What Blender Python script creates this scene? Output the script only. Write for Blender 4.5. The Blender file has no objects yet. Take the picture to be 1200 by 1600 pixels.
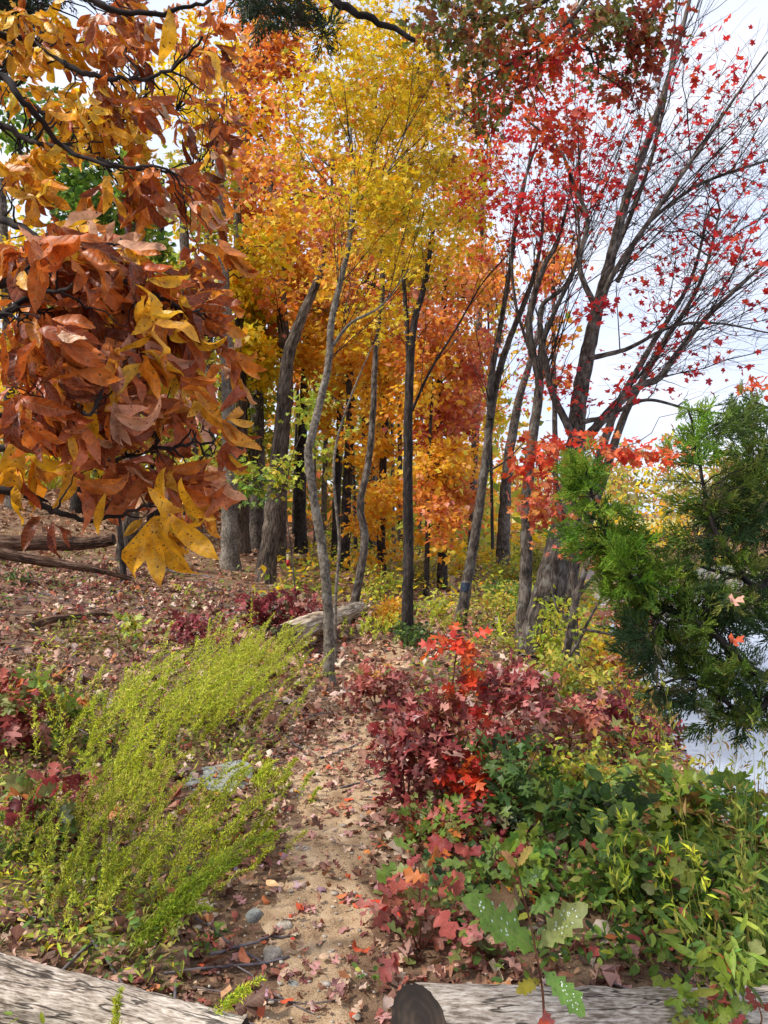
import bpy, math
import numpy as np
from mathutils import Vector, Matrix

R = np.random.default_rng(7)
SC = bpy.context.scene
COL = SC.collection

# ------------------------------------------------------------------ camera
CAM_H = 1.55
FOC = 1200.0                       # focal length in pixels of a 1200 x 1600 picture
cd = bpy.data.cameras.new('camera')
cd.sensor_fit = 'HORIZONTAL'; cd.sensor_width = 36; cd.lens = 36
cd.clip_start = 0.05; cd.clip_end = 2500
cam = bpy.data.objects.new('camera', cd); COL.objects.link(cam)
cam.location = (0, 0, CAM_H); cam.rotation_euler = (math.radians(90), 0, 0)
SC.camera = cam

# ------------------------------------------------------------------ light
SUN_EL, SUN_AZ = math.radians(50), math.radians(250)     # azimuth clockwise from +Y: left of the camera, a little behind it
world = bpy.data.worlds.new('World'); SC.world = world; world.use_nodes = True
wn, wl = world.node_tree.nodes, world.node_tree.links
bg = wn['Background']
sky = wn.new('ShaderNodeTexSky'); sky.sky_type = 'NISHITA'; sky.sun_disc = False
sky.sun_elevation = SUN_EL; sky.sun_rotation = SUN_AZ
tc = wn.new('ShaderNodeTexCoord'); mp = wn.new('ShaderNodeMapping'); mp.inputs['Scale'].default_value = (1, 1, 2.2)
nz = wn.new('ShaderNodeTexNoise'); nz.inputs['Scale'].default_value = 2.6; nz.inputs['Detail'].default_value = 5
rp = wn.new('ShaderNodeValToRGB')
rp.color_ramp.elements[0].position = 0.35; rp.color_ramp.elements[0].color = (6.0, 6.9, 9.2, 1)
rp.color_ramp.elements[1].position = 0.68; rp.color_ramp.elements[1].color = (9.0, 9.2, 10.0, 1)
mx = wn.new('ShaderNodeMixRGB'); mx.inputs[0].default_value = 0.9
wl.new(tc.outputs['Generated'], mp.inputs['Vector']); wl.new(mp.outputs['Vector'], nz.inputs['Vector'])
wl.new(nz.outputs['Fac'], rp.inputs['Fac']); wl.new(sky.outputs['Color'], mx.inputs[1]); wl.new(rp.outputs['Color'], mx.inputs[2])
wl.new(mx.outputs['Color'], bg.inputs['Color']); bg.inputs['Strength'].default_value = 0.073
sd = bpy.data.lights.new('sun', 'SUN'); sd.energy = 2.8; sd.angle = math.radians(6); sd.color = (1, 0.95, 0.88)
sun = bpy.data.objects.new('sun', sd); COL.objects.link(sun)
sdir = Vector((math.sin(SUN_AZ) * math.cos(SUN_EL), math.cos(SUN_AZ) * math.cos(SUN_EL), math.sin(SUN_EL)))
sun.rotation_euler = sdir.to_track_quat('Z', 'Y').to_euler()
vs = SC.view_settings
vs.view_transform = 'Standard'; vs.look = 'None'; vs.gamma = 1; vs.exposure = 0.92; vs.use_curve_mapping = False
SC.render.engine = 'CYCLES'
SC.cycles.max_bounces = 7; SC.cycles.diffuse_bounces = 3; SC.cycles.transmission_bounces = 4; SC.cycles.transparent_max_bounces = 4
SC.cycles.use_denoising = True

# ------------------------------------------------------------------ colours
def lin(c):
    c = np.asarray(c, float) / 255.0
    return np.where(c <= 0.04045, c / 12.92, ((c + 0.055) / 1.055) ** 2.4)
PAL = {
 'rust': [((178,84,30),4), ((204,110,40),3), ((130,58,24),3.4), ((220,168,134),1.0), ((238,172,36),1.7), ((224,134,40),2.2)],
 'hick_y': [((232,166,24),5), ((214,132,28),2), ((240,186,52),2), ((176,86,40),1)],
 'hick_p': [((200,112,64),3), ((226,166,130),1.5), ((158,74,36),3), ((236,166,44),1.6), ((216,122,44),1.5)],
 'gold': [((238,194,28),4), ((216,184,34),4), ((242,206,60),2), ((236,160,30),1.6), ((186,176,42),1.2)],
 'amber': [((242,176,40),5), ((236,150,38),2), ((246,198,70),3), ((224,160,80),1)],
 'orange': [((230,142,56),4), ((218,124,64),2.5), ((240,170,60),3), ((224,156,124),1.4), ((200,104,64),1)],
 'coral':  [((216,120,78),3), ((206,96,74),2), ((226,146,66),3), ((220,130,110),2)],
 'red':    [((214,44,48),4), ((196,40,62),3), ((226,60,40),3), ((226,88,56),1)],
 'scarlet': [((238,92,48),4), ((240,120,72),3.4), ((222,66,50),2), ((238,146,84),1.4)],
 'rustred':[((150,52,40),3), ((176,84,48),3), ((120,44,40),2), ((112,104,40),1.4)],
 'oaktop': [((104,114,54),4), ((136,126,60),2.4), ((156,92,56),3), ((120,66,50),1.4)],
 'mauve': [((170,80,80),4), ((204,136,128),2.2), ((140,50,52),2.8), ((218,178,164),1), ((100,44,46),1.6), ((150,92,64),1)],
 'wine': [((140,48,58),4), ((168,74,80),2), ((108,38,48),3), ((116,118,84),1.6)],
 'redor': [((212,64,36),4), ((230,104,44),3), ((184,44,42),2.4), ((206,96,84),1.5)],
 'salmon': [((214,134,112),4), ((224,166,144),3), ((196,98,88),2), ((214,160,70),1), ((160,150,90),.6)],
 'pinkbr': [((196,118,110),3), ((170,92,88),3), ((210,160,140),1.5), ((140,80,64),2), ((120,128,70),1)],
 'mixoak': [((120,146,60),3), ((190,96,84),2), ((146,150,86),2), ((206,120,60),1), ((150,58,60),1.4)],
 'green':  [((92,128,42),4), ((120,150,50),3), ((66,100,40),3), ((146,166,70),1)],
 'dkgreen': [((60,92,42),4), ((80,112,52),3), ((104,132,58),2), ((46,70,36),2)],
 'lime':   [((168,176,44),4), ((140,162,44),3), ((190,190,70),2), ((206,176,50),1)],
 'ygreen': [((184,178,60),3), ((150,164,60),3), ((206,190,80),2), ((206,150,70),.8)],
 'oakgr':  [((126,150,48),4), ((98,134,56),3), ((150,164,66),2), ((160,120,60),.7)],
 'privet': [((104,138,50),4), ((146,168,62),3), ((80,116,46),3), ((190,190,90),1), ((212,150,110),.5)],
 'khaki':  [((150,150,60),3), ((120,130,56),3), ((170,140,70),2)],
 'cedar': [((86,110,38),4), ((110,132,46),3), ((64,84,36),3), ((134,138,62),1.8)],
 'cedartip': [((108,144,38),4), ((134,160,52),3), ((80,114,38),2)],
 'cedardk': [((54,78,42),4), ((68,92,52),2), ((104,98,70),1.6)],
 'darkneedle':[((34,50,28),3), ((50,62,34),2), ((60,52,36),1)],
 'litter': [((150,108,82),3), ((178,136,106),3), ((122,84,64),3), ((206,174,146),2), ((150,82,62),1.2), ((92,64,50),2), ((196,150,110),1)],
 'litterp': [((164,118,96),3), ((194,152,130),3), ((130,86,70),3), ((214,186,166),1.8), ((164,84,72),1.1), ((196,124,82),.7), ((100,68,56),2)],
 'plume': [((210,218,62),4), ((224,228,92),3), ((172,192,56),2), ((214,200,100),.8)],
 'plumedk': [((150,170,44),4), ((172,186,56),3), ((120,144,38),2)],
 'plumebr':[((150,150,60),3), ((160,128,76),2), ((120,134,50),3)],
 'farmix': [((176,150,92),3), ((150,140,84),3), ((196,150,70),2), ((128,126,80),2), ((178,110,80),1)],
}
PAL = {k: (lin([c for c, w in v]), np.array([w for c, w in v], float) / sum(w for c, w in v)) for k, v in PAL.items()}
def pick(pal, n, fam=None, rng=R, coh=0.45):
    C, w = PAL[pal]
    i = rng.choice(len(C), n, p=w)
    if fam is not None:
        j = rng.choice(len(C), int(fam.max()) + 1 if len(fam) else 1, p=w)[fam]
        i = np.where(rng.random(n) < coh, j, i)
    c = C[i] * np.clip(rng.normal(1, .13, (n, 1)), .6, 1.4) * np.clip(rng.normal(1, .05, (n, 3)), .8, 1.2)
    return np.clip(c, 0, .85)

# ------------------------------------------------------------------ materials
def newmat(name):
    m = bpy.data.materials.new(name); m.use_nodes = True
    nt = m.node_tree; b = nt.nodes['Principled BSDF']
    return m, nt, nt.nodes, nt.links, b
def N(nodes, t, **kw):
    n = nodes.new(t)
    for k, v in kw.items():
        if hasattr(n, k): setattr(n, k, v)
        else: n.inputs[k.replace('_', ' ')].default_value = v
    return n
def leafmat(name, from_object, rough=.5, trans=.42, vein=.14, mottle=0., spots=.5, scale=1.0, veins=True):
    m, nt, n, l, b = newmat(name)
    out = n['Material Output']
    if from_object:
        src = N(n, 'ShaderNodeObjectInfo').outputs['Color']
    else:
        a = N(n, 'ShaderNodeAttribute'); a.attribute_name = 'leaf_colour'; src = a.outputs['Color']
    uv = N(n, 'ShaderNodeUVMap'); uv.uv_map = 'uv'
    pos = N(n, 'ShaderNodeNewGeometry')
    nz = N(n, 'ShaderNodeTexNoise', Scale=38.0 / scale, Detail=3.0); l.new(pos.outputs['Position'], nz.inputs['Vector'])
    r1 = N(n, 'ShaderNodeMapRange'); r1.inputs[1].default_value = .3; r1.inputs[2].default_value = .7
    r1.inputs[3].default_value = 1 - .45 * spots; r1.inputs[4].default_value = 1 + .35 * spots
    l.new(nz.outputs['Fac'], r1.inputs[0])
    mul = N(n, 'ShaderNodeVectorMath', operation='SCALE'); l.new(src, mul.inputs[0]); l.new(r1.outputs[0], mul.inputs['Scale'])
    colr = mul.outputs[0]
    if veins:
        sx = N(n, 'ShaderNodeSeparateXYZ'); l.new(uv.outputs[0], sx.inputs[0])
        ab = N(n, 'ShaderNodeMath', operation='ABSOLUTE'); l.new(sx.outputs[0], ab.inputs[0])
        s1 = N(n, 'ShaderNodeMath', operation='MULTIPLY_ADD'); l.new(ab.outputs[0], s1.inputs[0]); s1.inputs[1].default_value = -.9; l.new(sx.outputs[1], s1.inputs[2])
        s2 = N(n, 'ShaderNodeMath', operation='MULTIPLY'); l.new(s1.outputs[0], s2.inputs[0]); s2.inputs[1].default_value = 9.0
        fr = N(n, 'ShaderNodeMath', operation='PINGPONG'); l.new(s2.outputs[0], fr.inputs[0]); fr.inputs[1].default_value = .5
        lt = N(n, 'ShaderNodeMath', operation='LESS_THAN'); l.new(fr.outputs[0], lt.inputs[0]); lt.inputs[1].default_value = .07
        lm = N(n, 'ShaderNodeMath', operation='LESS_THAN'); l.new(ab.outputs[0], lm.inputs[0]); lm.inputs[1].default_value = .012
        mxx = N(n, 'ShaderNodeMath', operation='MAXIMUM'); l.new(lt.outputs[0], mxx.inputs[0]); l.new(lm.outputs[0], mxx.inputs[1])
        k = N(n, 'ShaderNodeMath', operation='MULTIPLY'); l.new(mxx.outputs[0], k.inputs[0]); k.inputs[1].default_value = vein
        mc = N(n, 'ShaderNodeMixRGB'); l.new(k.outputs[0], mc.inputs[0]); l.new(colr, mc.inputs[1]); mc.inputs[2].default_value = (.5, .36, .16, 1)
        colr = mc.outputs[0]
        if mottle:
            n5 = N(n, 'ShaderNodeTexNoise', Scale=17.0, Detail=5.0, Roughness=.7); l.new(pos.outputs['Position'], n5.inputs['Vector'])
            m5 = N(n, 'ShaderNodeMapRange'); m5.inputs[1].default_value = .50; m5.inputs[2].default_value = .60; m5.inputs[4].default_value = mottle; l.new(n5.outputs['Fac'], m5.inputs[0])
            c5 = N(n, 'ShaderNodeMixRGB'); c5.blend_type = 'MULTIPLY'; l.new(m5.outputs[0], c5.inputs[0]); l.new(colr, c5.inputs[1]); c5.inputs[2].default_value = (.50, .32, .26, 1); colr = c5.outputs[0]
        n2 = N(n, 'ShaderNodeTexNoise', Scale=130.0 / scale, Detail=1.0); l.new(pos.outputs['Position'], n2.inputs['Vector'])
        g = N(n, 'ShaderNodeMath', operation='GREATER_THAN'); l.new(n2.outputs['Fac'], g.inputs[0]); g.inputs[1].default_value = .68
        g2 = N(n, 'ShaderNodeMath', operation='MULTIPLY'); l.new(g.outputs[0], g2.inputs[0]); g2.inputs[1].default_value = spots
        md = N(n, 'ShaderNodeMixRGB'); l.new(g2.outputs[0], md.inputs[0]); l.new(colr, md.inputs[1]); md.inputs[2].default_value = (.05, .025, .012, 1)
        colr = md.outputs[0]
        bp = N(n, 'ShaderNodeBump', Strength=.35, Distance=.002); l.new(fr.outputs[0], bp.inputs['Height']); l.new(bp.outputs[0], b.inputs['Normal'])
    l.new(colr, b.inputs['Base Color']); b.inputs['Roughness'].default_value = rough; b.inputs['Specular IOR Level'].default_value = .35
    tr = N(n, 'ShaderNodeBsdfTranslucent'); l.new(colr, tr.inputs['Color'])
    mix = N(n, 'ShaderNodeMixShader'); mix.inputs[0].default_value = trans
    l.new(b.outputs[0], mix.inputs[1]); l.new(tr.outputs[0], mix.inputs[2]); l.new(mix.outputs[0], out.inputs['Surface'])
    return m
M = {}
M['leaf'] = leafmat('leaf_surface', False, rough=.45)
M['leafo'] = leafmat('leaf_surface_single', True, rough=.45)
M['hick'] = leafmat('hickory_leaf_surface', False, rough=.42, trans=.3, vein=.22, mottle=.5, spots=.8)
M['hicko'] = leafmat('hickory_leaf_surface_single', True, rough=.42, trans=.35, vein=.22, mottle=.5, spots=.8)
M['dryleaf'] = leafmat('dry_leaf_surface', False, rough=.62, trans=.15)
M['dryleafo'] = leafmat('dry_leaf_surface_single', True, rough=.62, trans=.15)
M['farleaf'] = leafmat('small_leaf_surface', False, trans=.48, spots=.3, scale=4, veins=False)
M['needle'] = leafmat('needle_surface', False, rough=.6, trans=.42, spots=.3, veins=False)

def ramp(n, l, fac, stops):
    r = n.new('ShaderNodeValToRGB'); e = r.color_ramp.elements
    while len(e) < len(stops): e.new(.5)
    for x, (p, c) in zip(e, stops): x.position = p; x.color = (*lin(c), 1)
    l.new(fac, r.inputs['Fac']); return r.outputs['Color']
def barkmat(name, dark, mid, light, cracks=0., big=.5, zs=.34, scale=34, bump=.6, lichen=.0, rough=.9, dist=.012):
    m, nt, n, l, b = newmat(name)
    a = N(n, 'ShaderNodeAttribute'); a.attribute_name = 'bark_coord'
    mp = N(n, 'ShaderNodeMapping'); mp.inputs['Scale'].default_value = (1, 1, zs); l.new(a.outputs['Vector'], mp.inputs[0])
    n1 = N(n, 'ShaderNodeTexNoise', Scale=float(scale), Detail=7.0, Roughness=.65); l.new(mp.outputs[0], n1.inputs['Vector'])
    n2 = N(n, 'ShaderNodeTexNoise', Scale=3.0, Detail=3.0); l.new(a.outputs['Vector'], n2.inputs['Vector'])
    ad = N(n, 'ShaderNodeMath', operation='MULTIPLY_ADD'); l.new(n2.outputs['Fac'], ad.inputs[0]); ad.inputs[1].default_value = big; l.new(n1.outputs['Fac'], ad.inputs[2])
    sb = N(n, 'ShaderNodeMath', operation='SUBTRACT'); l.new(ad.outputs[0], sb.inputs[0]); sb.inputs[1].default_value = big * .5
    c = ramp(n, l, sb.outputs[0], [(.34, dark), (.5, mid), (.68, light)])
    if lichen:
        n3 = N(n, 'ShaderNodeTexNoise', Scale=9.0, Detail=4.0); l.new(a.outputs['Vector'], n3.inputs['Vector'])
        g = N(n, 'ShaderNodeMapRange'); g.inputs[1].default_value = .56; g.inputs[2].default_value = .64; l.new(n3.outputs['Fac'], g.inputs[0])
        k = N(n, 'ShaderNodeMath', operation='MULTIPLY'); l.new(g.outputs[0], k.inputs[0]); k.inputs[1].default_value = lichen
        mm = N(n, 'ShaderNodeMixRGB'); l.new(k.outputs[0], mm.inputs[0]); l.new(c, mm.inputs[1]); mm.inputs[2].default_value = (*lin((168, 170, 160)), 1)
        c = mm.outputs[0]
    hgt = n1.outputs['Fac']
    if cracks:
        mp2 = N(n, 'ShaderNodeMapping'); mp2.inputs['Scale'].default_value = (1, 1, .09); l.new(a.outputs['Vector'], mp2.inputs[0])
        n4 = N(n, 'ShaderNodeTexNoise', Scale=19.0, Detail=4.0, Roughness=.5); l.new(mp2.outputs[0], n4.inputs['Vector'])
        s4 = N(n, 'ShaderNodeMath', operation='SUBTRACT'); l.new(n4.outputs['Fac'], s4.inputs[0]); s4.inputs[1].default_value = .5
        a4 = N(n, 'ShaderNodeMath', operation='ABSOLUTE'); l.new(s4.outputs[0], a4.inputs[0])
        m4 = N(n, 'ShaderNodeMapRange'); m4.inputs[1].default_value = .004; m4.inputs[2].default_value = .015; m4.inputs[3].default_value = cracks; m4.inputs[4].default_value = 0; l.new(a4.outputs[0], m4.inputs[0])
        mk = N(n, 'ShaderNodeMixRGB'); l.new(m4.outputs[0], mk.inputs[0]); l.new(c, mk.inputs[1]); mk.inputs[2].default_value = (.035, .026, .02, 1); c = mk.outputs[0]
        h4 = N(n, 'ShaderNodeMath', operation='SUBTRACT'); l.new(n1.outputs['Fac'], h4.inputs[0]); l.new(m4.outputs[0], h4.inputs[1]); hgt = h4.outputs[0]
    l.new(c, b.inputs['Base Color']); b.inputs['Roughness'].default_value = rough; b.inputs['Specular IOR Level'].default_value = .2
    bp = N(n, 'ShaderNodeBump', Strength=bump, Distance=dist); l.new(hgt, bp.inputs['Height']); l.new(bp.outputs[0], b.inputs['Normal'])
    return m
M['bark'] = barkmat('grey_brown_bark', (36, 31, 28), (78, 69, 62), (120, 110, 100), lichen=.18)  # tree bark colours darkened to imitate backlighting by the sky
M['barkpale'] = barkmat('pale_grey_bark', (60, 53, 46), (104, 95, 84), (146, 136, 122), zs=.8, bump=.35, lichen=.2)
M['barkdark'] = barkmat('dark_bark', (24, 21, 20), (48, 42, 39), (80, 72, 67))
M['barkrough'] = barkmat('furrowed_bark', (40, 33, 28), (88, 76, 65), (128, 114, 99), cracks=.6, zs=.22, scale=30, bump=1.0, dist=.03)
M['twig'] = barkmat('dark_twig_bark', (22, 18, 17), (42, 35, 32), (70, 61, 58), bump=.2)
M['twiggrey'] = barkmat('grey_twig_bark', (60, 54, 56), (98, 90, 92), (136, 128, 130), bump=.2)
M['stem'] = barkmat('reddish_stem', (66, 40, 32), (110, 70, 52), (140, 104, 80), bump=.2)
M['greenstem'] = barkmat('green_stem', (84, 88, 36), (120, 126, 50), (150, 140, 80), bump=.1)
M['logwood'] = barkmat('weathered_log_wood', (104, 90, 76), (172, 158, 142), (216, 206, 192), cracks=.9, big=.4, zs=.16, scale=150, bump=.8, dist=.005)
M['palewood'] = barkmat('pale_rotten_wood', (110, 88, 66), (186, 168, 144), (220, 208, 190), cracks=.7, zs=.15, scale=40, bump=.8)
M['brownlog'] = barkmat('brown_rotting_wood', (48, 32, 24), (100, 74, 58), (150, 122, 102), cracks=.8, zs=.12, scale=40, bump=1.0, dist=.03)

def groundmat(name, stops, scale, bump, fine=160.):
    m, nt, n, l, b = newmat(name)
    t = N(n, 'ShaderNodeNewGeometry')
    n1 = N(n, 'ShaderNodeTexNoise', Scale=float(scale), Detail=9.0, Roughness=.68); l.new(t.outputs['Position'], n1.inputs['Vector'])
    n2 = N(n, 'ShaderNodeTexNoise', Scale=fine, Detail=4.0); l.new(t.outputs['Position'], n2.inputs['Vector'])
    ad = N(n, 'ShaderNodeMath', operation='MULTIPLY_ADD'); l.new(n2.outputs['Fac'], ad.inputs[0]); ad.inputs[1].default_value = .45
    sb = N(n, 'ShaderNodeMath', operation='SUBTRACT'); l.new(n1.outputs['Fac'], sb.inputs[0]); sb.inputs[1].default_value = .225; l.new(sb.outputs[0], ad.inputs[2])
    l.new(ramp(n, l, ad.outputs[0], stops), b.inputs['Base Color'])
    b.inputs['Roughness'].default_value = .95; b.inputs['Specular IOR Level'].default_value = .15
    bp = N(n, 'ShaderNodeBump', Strength=bump, Distance=.02); l.new(ad.outputs[0], bp.inputs['Height']); l.new(bp.outputs[0], b.inputs['Normal'])
    return m
M['ground'] = groundmat('leaf_mould_soil', [(.3, (84, 64, 50)), (.5, (124, 98, 76)), (.7, (156, 130, 102))], 5, .9)
M['path'] = groundmat('trodden_tan_dirt', [(.3, (120, 97, 74)), (.46, (168, 140, 108)), (.68, (206, 180, 146))], 7, 1.0)
M['field'] = groundmat('pale_mown_grass', [(.3, (140, 136, 84)), (.5, (170, 160, 104)), (.7, (196, 184, 134))], .2, .2, fine=3.)
M['rock'] = groundmat('grey_rock', [(.3, (104, 106, 102)), (.5, (140, 142, 136)), (.7, (172, 172, 164))], 14, .6)
M['pebble'] = groundmat('pale_pebble', [(.3, (120, 108, 92)), (.5, (164, 152, 136)), (.7, (196, 188, 176))], 30, .4)
m, nt, n, l, b = newmat('lake_water')
b.inputs['Base Color'].default_value = (.30, .34, .40, 1); b.inputs['Roughness'].default_value = .06; b.inputs['IOR'].default_value = 1.45  # pale base colour stands in for part of the bright sky reflection
b.inputs['Specular IOR Level'].default_value = .9
t = N(n, 'ShaderNodeNewGeometry'); n1 = N(n, 'ShaderNodeTexNoise', Scale=2.5, Detail=3.0); l.new(t.outputs['Position'], n1.inputs['Vector'])
bp = N(n, 'ShaderNodeBump', Strength=.12, Distance=.03); l.new(n1.outputs['Fac'], bp.inputs['Height']); l.new(bp.outputs[0], b.inputs['Normal'])
M['water'] = m
def plain(name, rgb, rough=.7):
    m, nt, n, l, b = newmat(name)
    t = N(n, 'ShaderNodeTexCoord'); n1 = N(n, 'ShaderNodeTexNoise', Scale=30.0, Detail=4.0); l.new(t.outputs['Object'], n1.inputs['Vector'])
    a = tuple(max(0, x - 22) for x in rgb); c = tuple(min(255, x + 18) for x in rgb)
    l.new(ramp(n, l, n1.outputs['Fac'], [(.3, a), (.5, rgb), (.7, c)]), b.inputs['Base Color']); b.inputs['Roughness'].default_value = rough
    return m
M['blaze'] = plain('blue_black_blaze_paint', (28, 40, 62)); M['redpaint'] = plain('red_marker_paint', (176, 40, 34)); M['post'] = plain('grey_post_wood', (150, 140, 110))
M['spot'] = plain('white_leaf_spot', (196, 206, 184))
# sawn end: rings
m, nt, n, l, b = newmat('dark_sawn_end')
t = N(n, 'ShaderNodeTexCoord'); w = N(n, 'ShaderNodeTexNoise', Scale=9.0, Detail=6.0); l.new(t.outputs['Object'], w.inputs['Vector'])
wv = N(n, 'ShaderNodeTexWave', Scale=14.0, Distortion=9.0, Detail=3.0); wv.wave_type = 'RINGS'; wv.rings_direction = 'X'; l.new(t.outputs['Object'], wv.inputs['Vector'])
ml = N(n, 'ShaderNodeMath', operation='MULTIPLY'); l.new(w.outputs['Fac'], ml.inputs[0]); wm = N(n, 'ShaderNodeMath', operation='MULTIPLY_ADD'); l.new(wv.outputs['Fac'], wm.inputs[0]); wm.inputs[1].default_value = .16; wm.inputs[2].default_value = .8; l.new(wm.outputs[0], ml.inputs[1])
l.new(ramp(n, l, ml.outputs[0], [(.2, (18, 15, 13)), (.42, (36, 29, 25)), (.62, (66, 54, 45))]), b.inputs['Base Color']); b.inputs['Roughness'].default_value = .95
M['sawn'] = m

# ------------------------------------------------------------------ terrain
def sstep(x, a, b):
    t = np.clip((x - a) / (b - a), 0, 1); return t * t * (3 - 2 * t)
PC = np.array([(0, -.25), (2.3, -.23), (3.1, -.26), (4.65, -.27), (6.2, -.2), (7.4, -.12), (9.3, .22), (12.4, .9), (16, 1.3), (22, 1.9), (40, 4.5), (400, 40)])
def pathx(Y): return np.interp(Y, PC[:, 0], PC[:, 1])
def shore(Y): return np.interp(Y, [-50, 0, 6, 12, 20, 34, 60], [2.0, 2.15, 2.75, 3.9, 5.4, 8.6, 15])
WATER = -0.82
def terr(X, Y):
    X = np.asarray(X, float); Y = np.asarray(Y, float)
    xc = pathx(Y)
    u = -(X - xc) - .55
    sl = .17 * np.where(u > 0, u * u / (np.maximum(u, 0) + .8), 0)
    sl = np.where(sl > 2.2, 2.2 + 5 * (1 - np.exp(-(sl - 2.2) / 8)), sl)
    sl *= 1 - .7 * sstep(Y, 45, 140)
    s = X - shore(Y)
    drop = sstep(s, -1.7, .25) * (-.95) + sstep(s, .2, 3) * (-1.0)
    far = 30 + .18 * X
    back = sstep(Y - far, -1.5, 6)
    right = sstep(X, 46, 56)
    drop = drop * (1 - back) * (1 - right)
    z = sl + drop + .15 * back * (X > xc)
    z = z + .022 * np.sin(2.1 * X + .7 * Y) * np.sin(1.7 * Y - .6 * X) + .012 * np.sin(6.3 * X + 1) * np.sin(5.1 * Y) + .006 * np.sin(14 * X + 3 * np.sin(3 * Y)) * np.sin(13 * Y)
    z = z + .10 * sstep(np.abs(Y), 10, 30) * np.sin(.4 * X) * np.sin(.33 * Y + 1)
    z = z - .035 * np.exp(-((X - xc) / .38) ** 2)
    return z
_DD = np.concatenate([np.arange(1.2, 14, .01), np.arange(14, 90, .06), np.arange(90, 400, 1.0)])
def G(x, y, dmax=200.):
    """the ground point seen at pixel (x, y)"""
    X = (x - 600) / FOC * _DD; Z = CAM_H + (800 - y) / FOC * _DD
    hit = np.nonzero((Z < terr(X, _DD)) | (_DD > dmax))[0]
    d = _DD[hit[0]] if len(hit) else dmax
    X = (x - 600) / FOC * d
    return np.array([X, d, float(terr(X, d))])
def P(x, y, d): return np.array([(x - 600) / FOC * d, d, CAM_H + (800 - y) / FOC * d])
def scr(p):
    p = np.atleast_2d(p); d = np.maximum(p[:, 1], .01)
    return 600 + p[:, 0] / d * FOC, 800 - (p[:, 2] - CAM_H) / d * FOC, p[:, 1]

LOGS = [((.06, 2.08), (1.8, 2.68), .16), ((-1.6, 2.5), (-.35, 2.18), .17)]
def clear_of_logs(X, Y):
    ok = np.ones(len(X), bool)
    for (ax, ay), (bx, by), w in LOGS:
        t = np.clip(((X - ax) * (bx - ax) + (Y - ay) * (by - ay)) / ((bx - ax) ** 2 + (by - ay) ** 2), 0, 1)
        ok &= np.hypot(X - ax - t * (bx - ax), Y - ay - t * (by - ay)) > w
    return ok
# ------------------------------------------------------------------ mesh helpers
def mesh(name, V, F, mat, uv=None, col=None, tcv=None, smooth=True):
    """V (n,3); F (m,3) or (m,4)"""
    V = np.ascontiguousarray(V, np.float32); F = np.ascontiguousarray(F, np.int32)
    me = bpy.data.meshes.new(name); k = F.shape[1]
    me.vertices.add(len(V)); me.vertices.foreach_set('co', V.ravel())
    me.loops.add(F.size); me.loops.foreach_set('vertex_index', F.ravel())
    me.polygons.add(len(F)); me.polygons.foreach_set('loop_start', np.arange(0, F.size, k, dtype=np.int32))
    if smooth: me.polygons.foreach_set('use_smooth', np.ones(len(F), bool))
    if uv is not None:
        a = me.uv_layers.new(name='uv'); a.data.foreach_set('uv', np.ascontiguousarray(uv[F.ravel()], np.float32).ravel())
    if col is not None:
        a = me.attributes.new('leaf_colour', 'FLOAT_COLOR', 'POINT')
        c = np.ones((len(V), 4), np.float32); c[:, :3] = col; a.data.foreach_set('color', c.ravel())
    if tcv is not None:
        a = me.attributes.new('bark_coord', 'FLOAT_VECTOR', 'POINT'); a.data.foreach_set('vector', np.ascontiguousarray(tcv, np.float32).ravel())
    me.materials.append(mat); me.update(calc_edges=True)
    return me
TRIS = [0]
def put(name, me, parent=None, loc=None, kind=None, mat4=None):
    o = bpy.data.objects.new(name, me); COL.objects.link(o)
    if loc is not None: o.location = loc
    if parent is not None: o.parent = parent
    if kind: o['kind'] = kind
    if me is not None and me.users == 1: TRIS[0] += sum(1 for _ in [0]) * (len(me.loops) - 2 * len(me.polygons))
    return o
def thing(name, label, cat, loc, group=None):
    o = bpy.data.objects.new(name, None); COL.objects.link(o); o.location = loc; o.empty_display_size = .1
    o['label'] = label; o['category'] = cat
    if group: o['group'] = group
    return o
def tag(o, label, cat, group=None):
    o['label'] = label; o['category'] = cat
    if group: o['group'] = group
    return o
def nrm(v): return v / np.maximum(np.linalg.norm(v, axis=-1, keepdims=True), 1e-9)
def smooth_poly(pts, rad, n):
    """Catmull-Rom through pts (k,3), n samples"""
    p = np.asarray(pts, float); k = len(p)
    q = np.vstack([2 * p[0] - p[1], p, 2 * p[-1] - p[-2]])
    t = np.linspace(0, k - 1, n); i = np.minimum(t.astype(int), k - 2); f = (t - i)[:, None]
    a, b_, c, d = q[i], q[i + 1], q[i + 2], q[i + 3]
    out = .5 * (2 * b_ + (c - a) * f + (2 * a - 5 * b_ + 4 * c - d) * f ** 2 + (3 * b_ - a - 3 * c + d) * f ** 3)
    return out, np.interp(t, np.arange(k), np.asarray(rad, float))
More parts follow.
